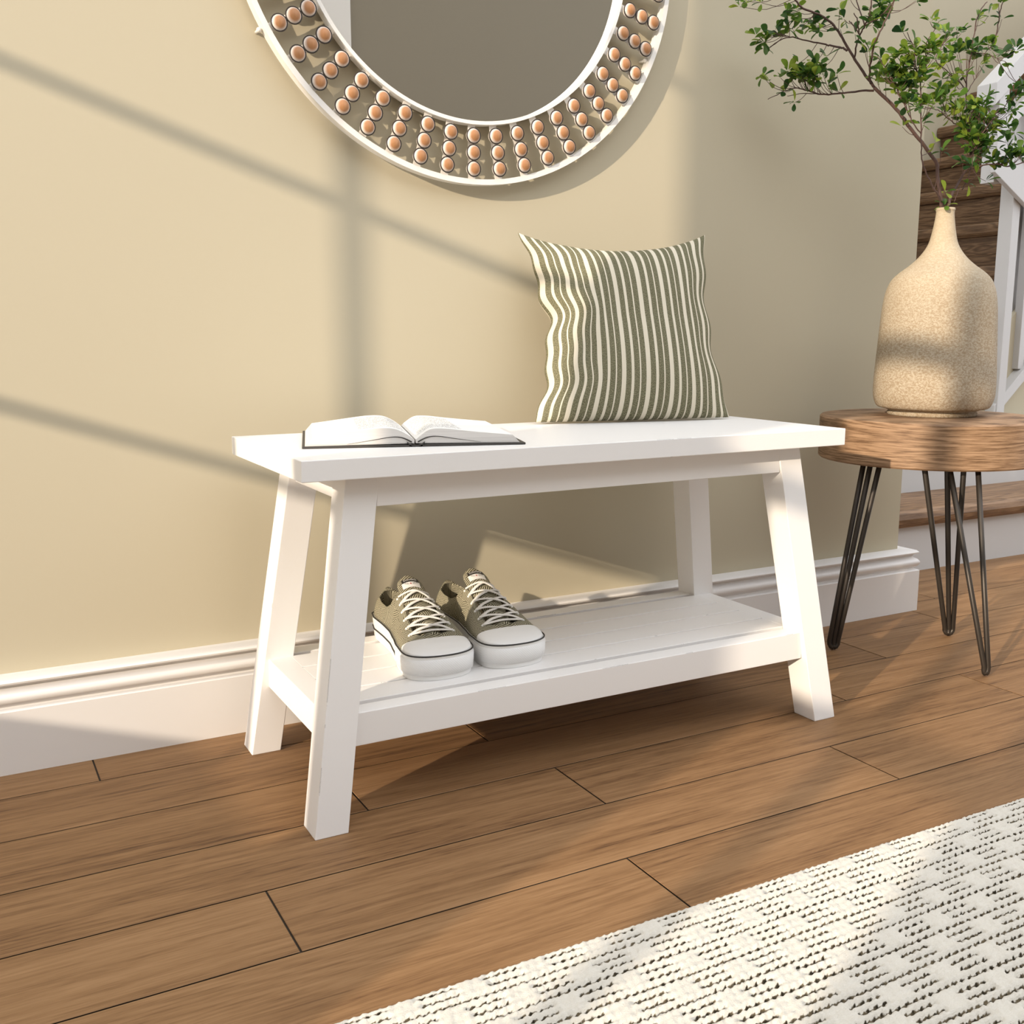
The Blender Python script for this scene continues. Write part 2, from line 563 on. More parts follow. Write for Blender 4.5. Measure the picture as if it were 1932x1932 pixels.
def bench():
    o = (BX, BY, 0.0)
    t = empty('storage_bench', 'white painted wooden bench with worn edges, slanted legs and slatted lower shelf', 'bench', o)
    bm = bmesh.new()
    add_box(bm, .3469 - BX, 1.1943 - BX, -.4108 - BY, -.0885 - BY, ZU, ZT)
    build('seat_top', bm, 'bench_white', t, bevel=0.0010)
    w, d = .0422, .0452
    for sx in (-1, 1):
        for front in (True, False):
            cs = []
            for z, lo, yf, yb in ((0.0, .4252, -.4191, -.0845), (ZU, .3604, -.3801, -.115)):
                xa, xb = sorted((sx * lo, sx * (lo - w)))
                ya = yf if front else yb - d
                cs += [(xa, ya - BY, z), (xb, ya - BY, z), (xb, ya + d - BY, z), (xa, ya + d - BY, z)]
            bm = bmesh.new()
            add_hexa(bm, cs)
            build('leg', bm, 'bench_white', t, bevel=0.0010)

    def b(name, x0, x1, y0, y1, z0, z1):
        return box(name, x0, x1, y0 - BY, y1 - BY, z0, z1, 'bench_white', t, bevel=0.0008)
    b('apron', -.3225, .3225, -.381, -.363, .3926, ZU)
    b('apron', -.3225, .3225, -.1364, -.1184, .3926, ZU)
    for s in (-1, 1):
        xa, xb = sorted((s * .355, s * .337))
        b('end_apron', xa, xb, -.338, -.157, .3965, ZU)
        xa, xb = sorted((s * .366, s * .398))
        b('end_rail', xa, xb, -.366, -.136, .1005, .1427)
    b('shelf_rail', -.3665, .3665, -.400, -.372, .1005, .1427)
    b('shelf_rail', -.3665, .3665, -.1274, -.0994, .1005, .1427)
    e = [-.362, -.309, -.2525, -.195, -.137]
    for a, c in zip(e[:-1], e[1:]):
        b('shelf_slat', -.3665, .3665, a + .0016, c - .0016, .1275, .1427)
    b('shelf_batten', -.25, -.22, -.40 + .028, -.1274, .1150, .1275)
    b('shelf_batten', .22, .25, -.40 + .028, -.1274, .1150, .1275)


bench()
SHELF = 0.1427

# ------------------------------------------------------------------ mirror


def mirror():
    cx, cz = 0.7595, 1.2054
    t = empty('round_mirror', 'round wall mirror ringed by rows of wooden beads between two white hoops', 'mirror', (cx, -0.0, cz))

    def hoop(name, ri, ro, yf, yb):
        bm = bmesh.new()
        n = 160
        sec = [(ri, yf), (ro, yf), (ro, yb), (ri, yb)]
        R = [[bm.verts.new((r * math.sin(2 * PI * k / n), y, -r * math.cos(2 * PI * k / n))) for r, y in sec] for k in range(n)]
        for k in range(n):
            a, b = R[k], R[(k + 1) % n]
            for j in range(4):
                bm.faces.new((a[j], a[(j + 1) % 4], b[(j + 1) % 4], b[j]))
        o = build(name, bm, 'hoop_white', t, smooth=True)
        md = o.modifiers.new('es', 'EDGE_SPLIT')
        md.split_angle = math.radians(40)
    hoop('outer_hoop', .3668, .3751, -.0255, -.0090)
    hoop('inner_hoop', .2790, .2845, -.0255, -.0090)
    bm = bmesh.new()
    add_lathe(bm, [(0, .0), (.2805, .0), (.2805, .004), (0, .004)], 128)
    bmesh.ops.rotate(bm, verts=bm.verts[:], cent=(0, 0, 0), matrix=Matrix.Rotation(PI / 2, 3, 'X'))
    bmesh.ops.translate(bm, verts=bm.verts[:], vec=(0, -.0095, 0))
    build('mirror_glass', bm, 'mirror_glass', t)
    # narrow back slats that carry the beads
    first = None
    rest = bmesh.new()
    for k in range(48):
        deg = ((7.5 * k + 180) % 360) - 180
        m = Matrix.Rotation(-math.radians(deg), 4, 'Y')
        bm = rest if abs(deg) >= 69 else bmesh.new()
        n0 = len(bm.verts)
        add_box(bm, -.0062, .0062, -.0187, -.0175, -.3670, -.2840)
        bm.verts.ensure_lookup_table()
        bmesh.ops.transform(bm, matrix=m, verts=bm.verts[n0:])
        if abs(deg) < 69:
            build('bead_slat', bm, 'hoop_white', t)
    build('back_slats', rest, 'hoop_white', t)['kind'] = 'stuff'
    # beads
    def bead_bm(pos=None):
        b = bmesh.new()
        bead_into(b, (0, 0, 0))
        return b

    def bead_into(b, p):
        add_ball(b, p, .0112, 20, 12, (1, .92, 1))
        n0 = len(b.faces)
        n, m = 24, 6
        R = [[b.verts.new((p[0] + (.0118 + .0008 * math.cos(2 * PI * j / m)) * math.cos(2 * PI * k / n), p[1] - .0025 + .0012 * math.sin(2 * PI * j / m),
                           p[2] + (.0118 + .0008 * math.cos(2 * PI * j / m)) * math.sin(2 * PI * k / n))) for j in range(m)] for k in range(n)]
        for k in range(n):
            for j in range(m):
                f = b.faces.new((R[k][j], R[(k + 1) % n][j], R[(k + 1) % n][(j + 1) % m], R[k][(j + 1) % m]))
                f.material_index = 1
    first = None
    rest = bmesh.new()
    for k in range(48):
        deg = ((7.5 * k + 180) % 360) - 180
        a = math.radians(deg)
        for r in (.3013, .3264, .3510):
            p = (r * math.sin(a) - .0010, -.0255, -r * math.cos(a) - .0008)
            if abs(deg) < 69:
                if first is None:
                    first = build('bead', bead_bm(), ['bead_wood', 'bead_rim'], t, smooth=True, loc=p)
                else:
                    c = first.copy()
                    COL.objects.link(c)
                    c.parent = t
                    c.location = p
            else:
                bead_into(rest, p)
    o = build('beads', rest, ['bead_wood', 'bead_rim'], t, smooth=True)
    o['kind'] = 'stuff'
    for px, py, Y in ((495, 53, -.016), (1216, 116, -.012), (1480, -200, -.012)):
        if px > 1300:
            continue
        P = at(px, py, Y)
        bm = bmesh.new()
        v = Vector((P.x - cx, 0, P.z - cz))
        v = v.normalized() * (.3795 if px < 600 else .3640)
        add_tube(bm, [(v.x, 0.0, v.z), (v.x, -.014, v.z)], .0022, 10)
        add_ball(bm, (v.x, -.015, v.z), .0036, 12, 8)
        build('mounting_peg', bm, 'hoop_white', t, smooth=True)


mirror()

# ------------------------------------------------------------------ side table + vase
TX, TY, TR, TZ, TU = 1.5817, -.2425, .193, .4496, .3714


def table():
    t = empty('side_table', 'round light oak side table on black hairpin legs, beside the bench', 'side table', (TX, TY, 0))
    bm = bmesh.new()
    add_lathe(bm, [(0, TU), (TR - .003, TU), (TR, TU + .003), (TR, TZ - .003), (TR - .003, TZ), (0, TZ)], 96)
    o = build('table_top', bm, 'table_oak', t, smooth=True)
    md = o.modifiers.new('es', 'EDGE_SPLIT')
    md.split_angle = math.radians(30)
    r = .0047
    tips = [at(1572, 1226, 0), None, None]
    # (foot, three upper ends) in world coordinates; the rods splay outwards towards the floor
    feet = [(1.4566, -.1604), (1.7275, -.2037), (1.5772, -.403)]
    tops = [[(1629, 882), (1642, 884), (1659, 886)], [(1744, 890), (1787, 890), (1818, 890)], [(1792, 889), (1845, 890)]]
    for (fx, fy), tp in zip(feet, tops):
        base = Vector((fx - TX, fy - TY, r))
        out = Vector((base.x, base.y, 0)).normalized()
        side = Vector((-out.y, out.x, 0))
        bm = bmesh.new()
        for qi, (px, py) in enumerate(tp):
            d = FW + RT * ((px - 966) / F_PX) - UP * ((py - 966) / F_PX)
            # place the upper end near the foot's radius, a little further in, along the sight line
            best = None
            for q in range(400):
                Y = -.46 + q * .001
                P = at(px, py, Y)
                s = (TU + .004 - P.z)
                loc = Vector((P.x - TX, P.y - TY, P.z))
                rad = math.hypot(loc.x, loc.y)
                e = abs(loc.z - TU) * 6 + max(0, rad - .165) * 3 + abs(math.hypot(loc.x - base.x * .68, loc.y - base.y * .68)) * 0.25
                if best is None or e < best[0]:
                    best = (e, loc)
            up = best[1]
            up.z = TU + .0005
            sg = -1 if qi == 0 else (1 if qi == len(tp) - 1 else 0)
            k = RT * (sg * (.0082 if len(tp) == 3 else .0036))
            add_tube(bm, [up, base + k + Vector((0, 0, .014)), base + k * .93 + Vector((0, 0, .007)), base + k * .6 + Vector((0, 0, .002)), base], r, 10)
        add_ball(bm, base + Vector((0, 0, .0025)), .0052, 12, 8)
        build('hairpin_leg', bm, 'black_metal', t, smooth=True)
        bm = bmesh.new()
        add_box(bm, base.x * .62 - .03, base.x * .62 + .03, base.y * .62 - .03, base.y * .62 + .03, TU - .003, TU)
        build('mounting_plate', bm, 'black_metal', t)


table()
VX, VY = 1.6028, -.2288


def vase():
    c = Vector((VX, VY, TZ))
    mpp = .0786 / 80.0
    raw = [(396.3, 17.07), (401.7, 15.8), (419, 17.6), (438.7, 20.7), (458, 25), (473.5, 32.6), (488.7, 44), (501.7, 57.6), (514.8, 73.9), (527.8, 85.9),
           (540.9, 91.9), (554, 95.8), (575.7, 99.1), (597, 100.7), (619, 102), (662.6, 104.4), (706, 106.7), (736.5, 107.3), (754, 104.9), (767, 98.4), (775.5, 88)]

    def zof(py):
        lo, hi = .3, 1.1
        for _ in range(40):
            z = (lo + hi) / 2
            v = Vector((VX, VY, z)) - CAM
            y = 966 - F_PX * v.dot(UP) / v.dot(FW)
            if y > py:
                lo = z
            else:
                hi = z
        return z - TZ
    pts = [(h * mpp, zof(py)) for py, h in raw]
    prof = [(0.0, 0.0), (.0755, 0.0), (.078, .002), (.078, .0065), (.0745, .008)]
    body = [(r, z) for r, z in pts[::-1] if z > .012]
    body = [(.084, .012)] + [p for p in body if p[1] > .014]
    sm = smooth_path([(r, 0, z) for r, z in body], 4)
    prof += [(p.x, p.z) for p in sm]
    zt = prof[-1][1]
    prof += [(.0160, zt + .0035), (.0135, zt + .002), (.0125, zt - .01), (.0135, zt - .05), (0.0, zt - .055)]
    bm = bmesh.new()
    add_lathe(bm, prof, 96)
    o = build('ceramic_vase', bm, 'vase_clay', None, smooth=True, loc=c)
    tag(o, 'tall sandy stone-textured vase with narrow neck standing on the round side table', 'vase')
    return zt


VASE_H = vase()

# ------------------------------------------------------------------ branches


def leaf(V, Fc, S, base, d, nrm, ln, wd, sh):
    """one obovate leaf of real curvature"""
    d = d.normalized()
    s = d.cross(nrm)
    if s.length < 1e-4:
        s = d.cross(Vector((0.3, 0.5, 0.8)))
    s.normalize()
    n = s.cross(d).normalized()
    i0 = len(V)
    prof = [(0.0, .06), (.28, .55), (.55, .92), (.78, 1.0), (.93, .70), (1.0, .18)]
    curl = random.uniform(-.35, -.05)
    for u, w in prof:
        c = base + d * (u * ln) + n * (curl * ln * u * u)
        for k in (-1, 0, 1):
            V.append(c + s * (k * w * wd / 2) + n * (abs(k) * w * wd * .16))
    for j in range(len(prof) - 1):
        for k in range(2):
            a = i0 + 3 * j + k
            Fc.append((a, a + 1, a + 4, a + 3))
            S.append(sh)


def branch_thing(name, label, stems, clumps, dens=1.0, lift=0.0):
    root = empty(name, label, 'branch', (VX, VY, TZ + VASE_H))
    o = Vector(root.location)
    bm = bmesh.new()
    allpts = []
    for path, r0, r1 in stems:
        P = smooth_path([at(px, py, Y) - o for px, py, Y in path], 5)
        P = [p + Vector((random.uniform(-1, 1), random.uniform(-1, 1), random.uniform(-1, 1))) * .0008 for p in P]
        n = len(P)
        add_tube(bm, P, [.8 * (r0 + (r1 - r0) * i / (n - 1)) for i in range(n)], 8)
        allpts += P
    V, Fc, S = [], [], []
    for px, py, rx, ry, Y, cnt, bright in clumps:
        cnt = cnt * dens
        bright = bright + lift
        c = at(px, py, Y) - o
        mp = .00105
        k = 0
        nros = max(1, int(cnt / 5 + .5))
        for q in range(nros):
            a, b = random.gauss(0, .5), random.gauss(0, .5)
            a, b = max(-1, min(1, a)), max(-1, min(1, b))
            p = c + RT * (a * rx * mp) + Vector((0, 0, 1)) * (-b * ry * mp) + Vector((RT.y * -1, RT.x, 0)) * random.gauss(0, .35) * max(rx, ry) * mp * .7
            ni = min(range(len(allpts)), key=lambda w: (allpts[w] - p).length)
            near = allpts[max(0, ni - random.randint(2, 6))]
            if (near - allpts[ni]).length > .05:
                near = allpts[ni]
            dist = (near - p).length
            if dist > .004:
                mid = (near + p) / 2 + Vector((0, 0, -.12 * dist))
                add_tube(bm, smooth_path([near, mid, p], 3), [.0006, .0006, .0005, .0005, .0005, .0004, .0004], 5, False)
            axis = (p - near)
            axis = (axis.normalized() if axis.length > 1e-4 else Vector((0, 0, 1))) + Vector((0, 0, .8))
            axis.normalize()
            for j in range(random.randint(4, 6)):
                d = axis * random.uniform(.1, .9) + Vector((random.gauss(0, 1), random.gauss(0, 1), random.gauss(0, .8))).normalized() * .95
                ln = random.uniform(.013, .022)
                nr = Vector((random.gauss(0, .5), random.gauss(-.2, .5), 1)).normalized()
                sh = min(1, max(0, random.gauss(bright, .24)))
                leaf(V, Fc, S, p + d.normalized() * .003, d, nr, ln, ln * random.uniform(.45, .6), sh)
    build('stem', bm, 'bark', root, smooth=True)
    me = bpy.data.meshes.new('foliage')
    me.from_pydata([tuple(v) for v in V], [], Fc)
    at_ = me.attributes.new('shade', 'FLOAT', 'FACE')
    at_.data.foreach_set('value', S)
    link('foliage', me, 'leaf_green', root, True)
    return root


M0 = -.229
left_stems = [
    ([(1780, 430, M0), (1778, 402, M0), (1774, 372, M0), (1768, 330, -.226), (1765, 305, -.224), (1720, 245, -.21), (1690, 205, -.20), (1649, 165, -.185)], .0042, .0036),
    ([(1649, 165, -.185), (1628, 135, -.175), (1606, 100, -.165), (1585, 65, -.155), (1570, 45, -.15), (1551, 30, -.145), (1515, 15, -.135), (1497, -4, -.13), (1470, -40, -.12), (1450, -90, -.11)], .0032, .0016),
    ([(1649, 171, -.185), (1620, 172, -.17), (1585, 176, -.15), (1550, 178, -.13), (1520, 170, -.115), (1500, 166, -.10), (1480, 172, -.09), (1448, 188, -.08)], .0024, .0007),
    ([(1550, 178, -.13), (1515, 176, -.11), (1485, 181, -.10)], .0012, .0006),
    ([(1598, 95, -.163), (1588, 90, -.155), (1565, 86, -.14), (1555, 83, -.135), (1520, 77, -.12), (1490, 70, -.11), (1465, 80, -.095), (1452, 90, -.085)], .0024, .0007),
    ([(1490, 70, -.11), (1470, 64, -.10), (1445, 72, -.08)], .0011, .0006),
    ([(1612, 114, -.166), (1616, 85, -.18), (1625, 60, -.19), (1632, 48, -.195), (1640, 25, -.205), (1646, -10, -.21)], .0019, .0013),
    ([(1632, 48, -.195), (1622, 20, -.18), (1610, -20, -.17)], .0016, .001),
    ([(1632, 48, -.195), (1660, 32, -.22), (1690, -3, -.24)], .0014, .0009),
    ([(1622, 66, -.19), (1608, 45, -.18), (1602, 40, -.175)], .0015, .001),
    ([(1620, 62, -.19), (1618, 38, -.2), (1611, 26, -.2)], .0014, .001),
    ([(1642, 158, -.182), (1641, 130, -.2), (1648, 90, -.215), (1660, 60, -.23), (1680, 20, -.24), (1690, -8, -.25)], .0024, .0013),
]
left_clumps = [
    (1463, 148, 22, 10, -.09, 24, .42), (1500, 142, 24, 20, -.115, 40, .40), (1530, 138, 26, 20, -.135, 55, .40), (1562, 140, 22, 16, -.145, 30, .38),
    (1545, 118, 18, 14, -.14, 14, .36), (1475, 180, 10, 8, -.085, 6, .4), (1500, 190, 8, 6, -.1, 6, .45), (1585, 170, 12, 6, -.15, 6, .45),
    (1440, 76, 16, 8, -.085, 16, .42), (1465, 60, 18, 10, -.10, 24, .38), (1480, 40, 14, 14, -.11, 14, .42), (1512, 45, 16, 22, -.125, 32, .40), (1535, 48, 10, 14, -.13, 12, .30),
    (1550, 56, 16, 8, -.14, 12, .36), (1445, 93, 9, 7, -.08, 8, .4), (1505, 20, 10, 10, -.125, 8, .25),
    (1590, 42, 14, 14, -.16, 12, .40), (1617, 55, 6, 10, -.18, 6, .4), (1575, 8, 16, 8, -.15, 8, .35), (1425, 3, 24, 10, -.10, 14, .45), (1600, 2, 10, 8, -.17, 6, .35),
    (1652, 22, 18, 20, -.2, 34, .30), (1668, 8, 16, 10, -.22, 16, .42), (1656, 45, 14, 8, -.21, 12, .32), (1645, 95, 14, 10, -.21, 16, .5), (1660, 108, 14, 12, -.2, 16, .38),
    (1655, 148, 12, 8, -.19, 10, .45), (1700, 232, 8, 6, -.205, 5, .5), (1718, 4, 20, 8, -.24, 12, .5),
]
branch_thing('leafy_branch', 'leafy branch leaning left towards the wall, standing in the tall sandy vase', left_stems, left_clumps, .9, .16)

mid_stems = [
    ([(1781, 430, M0), (1779, 402, M0), (1774, 378, -.232), (1760, 352, -.24), (1745, 322, -.245), (1740, 305, -.25), (1738, 270, -.25), (1738, 215, -.25), (1737, 160, -.25), (1738, 140, -.25), (1744, 125, -.25), (1748, 80, -.25)], .0020, .0010),
    ([(1738, 252, -.25), (1722, 232, -.245), (1712, 210, -.24), (1697, 180, -.235), (1690, 160, -.23), (1672, 130, -.225), (1655, 105, -.22)], .0014, .0007),
    ([(1738, 140, -.25), (1726, 128, -.25), (1725, 95, -.25), (1712, 60, -.25)], .0014, .0007),
    ([(1748, 80, -.25), (1762, 58, -.255), (1772, 40, -.26)], .0010, .0006),
    ([(1690, 165, -.23), (1676, 140, -.225), (1668, 120, -.22)], .0010, .0006),
]
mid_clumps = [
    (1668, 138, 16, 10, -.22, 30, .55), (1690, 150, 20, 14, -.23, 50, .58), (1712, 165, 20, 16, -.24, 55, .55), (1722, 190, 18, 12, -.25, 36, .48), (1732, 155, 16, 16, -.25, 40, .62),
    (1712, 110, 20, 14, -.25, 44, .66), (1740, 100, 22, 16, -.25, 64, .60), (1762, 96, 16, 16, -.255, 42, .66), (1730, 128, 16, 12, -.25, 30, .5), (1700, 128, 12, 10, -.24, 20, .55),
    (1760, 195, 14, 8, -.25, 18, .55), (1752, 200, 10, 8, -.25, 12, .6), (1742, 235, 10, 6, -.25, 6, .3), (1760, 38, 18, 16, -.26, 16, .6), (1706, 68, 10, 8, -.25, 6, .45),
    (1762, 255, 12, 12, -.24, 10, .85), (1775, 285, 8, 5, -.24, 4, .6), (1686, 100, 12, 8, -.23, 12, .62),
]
branch_thing('leafy_branch', 'upright thin leafy branch in the middle of the tall sandy vase', mid_stems, mid_clumps, .72, .08)

R0 = -.229
right_stems = [
    ([(1783, 430, R0), (1786, 402, R0), (1791, 380, R0), (1797, 365, -.228), (1808, 345, -.225), (1822, 320, -.22), (1835, 290, -.225), (1850, 258, -.235), (1872, 225, -.245), (1885, 205, -.25)], .0038, .0012),
    ([(1822, 320, -.22), (1855, 312, -.235), (1880, 310, -.25), (1905, 314, -.26), (1940, 303, -.27), (1980, 300, -.28)], .0018, .0008),
    ([(1830, 300, -.222), (1831, 262, -.21), (1827, 240, -.20), (1823, 170, -.19), (1827, 130, -.185), (1835, 85, -.18), (1845, 30, -.175), (1862, 4, -.17)], .0022, .0012),
    ([(1824, 170, -.19), (1805, 150, -.2), (1785, 132, -.205), (1766, 115, -.21), (1775, 90, -.21), (1785, 72, -.21)], .0013, .0007),
    ([(1828, 243, -.2), (1800, 232, -.21), (1782, 218, -.215), (1770, 208, -.22), (1745, 202, -.225)], .0013, .0007),
    ([(1824, 175, -.19), (1838, 152, -.18), (1852, 128, -.17)], .0011, .0006),
    ([(1836, 100, -.18), (1862, 102, -.2), (1885, 112, -.22), (1900, 118, -.23)], .0010, .0005),
    ([(1878, 70, -.2), (1884, 40, -.2), (1890, 10, -.2), (1900, -10, -.2)], .0015, .0011),
    ([(1862, 95, -.19), (1872, 85, -.195), (1878, 70, -.2)], .0012, .0011),
    ([(1815, 358, -.226), (1822, 345, -.23), (1832, 318, -.24), (1838, 290, -.245)], .0012, .0007),
    ([(1786, 430, R0), (1788, 402, -.230), (1798, 385, -.235), (1806, 365, -.24), (1812, 352, -.24)], .0011, .0008),
]
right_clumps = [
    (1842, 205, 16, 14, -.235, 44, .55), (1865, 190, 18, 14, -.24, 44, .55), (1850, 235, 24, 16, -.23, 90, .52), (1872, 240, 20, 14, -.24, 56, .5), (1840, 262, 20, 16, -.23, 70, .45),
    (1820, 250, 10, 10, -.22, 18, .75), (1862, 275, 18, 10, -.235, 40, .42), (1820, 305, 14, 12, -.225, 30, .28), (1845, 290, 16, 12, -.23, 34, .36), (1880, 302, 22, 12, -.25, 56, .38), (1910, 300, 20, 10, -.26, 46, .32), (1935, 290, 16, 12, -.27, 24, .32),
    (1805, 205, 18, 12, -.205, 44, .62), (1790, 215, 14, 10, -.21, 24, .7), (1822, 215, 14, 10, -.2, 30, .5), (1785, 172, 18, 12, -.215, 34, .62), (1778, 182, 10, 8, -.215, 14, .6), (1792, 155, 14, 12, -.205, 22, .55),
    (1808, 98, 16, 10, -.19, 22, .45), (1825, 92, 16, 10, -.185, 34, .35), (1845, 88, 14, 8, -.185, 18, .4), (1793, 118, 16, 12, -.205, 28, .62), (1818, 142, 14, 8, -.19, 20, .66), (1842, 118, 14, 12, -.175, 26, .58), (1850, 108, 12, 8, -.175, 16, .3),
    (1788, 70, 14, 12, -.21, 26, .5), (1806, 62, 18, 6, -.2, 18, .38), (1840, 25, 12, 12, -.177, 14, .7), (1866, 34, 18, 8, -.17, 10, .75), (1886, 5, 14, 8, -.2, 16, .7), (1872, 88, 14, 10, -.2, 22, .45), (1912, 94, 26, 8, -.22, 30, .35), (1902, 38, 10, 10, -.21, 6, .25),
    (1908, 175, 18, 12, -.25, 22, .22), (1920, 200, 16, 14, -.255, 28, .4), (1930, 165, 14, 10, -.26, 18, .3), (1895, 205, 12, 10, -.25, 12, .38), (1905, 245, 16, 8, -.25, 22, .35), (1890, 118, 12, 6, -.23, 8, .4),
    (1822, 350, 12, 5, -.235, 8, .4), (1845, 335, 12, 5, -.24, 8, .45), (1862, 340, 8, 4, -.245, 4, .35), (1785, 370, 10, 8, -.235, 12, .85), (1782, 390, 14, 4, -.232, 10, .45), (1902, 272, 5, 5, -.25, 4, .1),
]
branch_thing('leafy_branch', 'bushy leafy branch leaning right towards the stairs, standing in the tall sandy vase', right_stems, right_clumps, .62, .12)

# ------------------------------------------------------------------ pillow


def pillow():
    N = 70
    B0, B1 = Vector((.812, -.128, .4585)), Vector((1.152, -.196, .4585))
    T0, T1 = Vector((.836, -.026, .7625)), Vector((1.170, -.094, .768))
    o = (B0 + B1) / 2
    nrm = (B1 - B0).cross(T0 - B0).normalized()
    if nrm.y > 0:
        nrm = -nrm
    ex = (B1 - B0).normalized()
    ez = nrm.cross(ex)
    if ez.z < 0:
        ez = -ez
    bm = bmesh.new()
    uvl = bm.loops.layers.uv.new('UVMap')
    fr, bk = {}, {}
    UVS = {}
    for j in range(N + 1):
        for i in range(N + 1):
            s, t = 2 * i / N - 1, 2 * j / N - 1        # s left-right, t bottom-top
            u, v = (s + 1) / 2, (t + 1) / 2
            p = B0 * (1 - u) * (1 - v) + B1 * u * (1 - v) + T0 * (1 - u) * v + T1 * u * v
            # seams pulled in between the corners
            a = (1 - t * t)
            pin_l, pin_r = .036 * a ** 1.1, .020 * a ** 1.1
            p = p + ex * (pin_l * max(0, -s) ** 1.6 - pin_r * max(0, s) ** 1.6)
            b = (1 - s * s)
            if t > 0:
                p = p - ez * (.036 * b ** .9 * t ** 2.2)
            # folds along the left seam and lower right corner
            wl = max(0, (-s - .35) / .65)
            p = p + ex * (wl * (.0055 * math.sin(9.5 * t + 1.2) + .0035 * math.sin(17 * t + .4)) * (1 - abs(t) ** 3))
            wr = max(0, (s - .6) / .4)
            p = p + ex * (wr * .004 * math.sin(11 * t + 2.0) * (1 - abs(t) ** 3))
            th = (max(0.0, (1 - abs(s) ** 2.3)) * max(0.0, (1 - abs(t) ** 2.6))) ** .62
            crease = .006 * math.exp(-((s + .55) / .10) ** 2) * math.sin(7 * t + 1) + .005 * math.exp(-((s - .18 - .3 * (t - .7)) / .12) ** 2) * max(0, t - .3)
            f = p + nrm * (.056 * th * (1 + .22 * max(0, -t)) + crease * th + .0006)
            q = p - nrm * (.050 * th + .0006)
            if f.z < ZT + .001:
                f.z = ZT + .001
            if q.z < ZT + .001:
                q.z = ZT + .001
            q.y = min(q.y, -.004)
            edge = i in (0, N) or j in (0, N)
            vf = bm.verts.new(f - o)
            fr[i, j] = vf
            bk[i, j] = vf if edge else bm.verts.new(q - o)
            UVS[i, j] = (u, v)
    for j in range(N):
        for i in range(N):
            ks = [(i, j), (i + 1, j), (i + 1, j + 1), (i, j + 1)]
            for D, rev in ((fr, False), (bk, True)):
                kk = ks[::-1] if rev else ks
                try:
                    fc = bm.faces.new([D[k] for k in kk])
                except ValueError:
                    continue
                for lp, k in zip(fc.loops, kk):
                    lp[uvl].uv = UVS[k]
    ob = build('throw_pillow', bm, 'pillow_cloth', None, smooth=True, loc=o)
    md = ob.modifiers.new('sub', 'SUBSURF')
    md.levels = md.render_levels = 1
    tag(ob, 'olive green and cream striped square pillow leaning on the wall, on the bench', 'pillow')


pillow()

# ------------------------------------------------------------------ open book


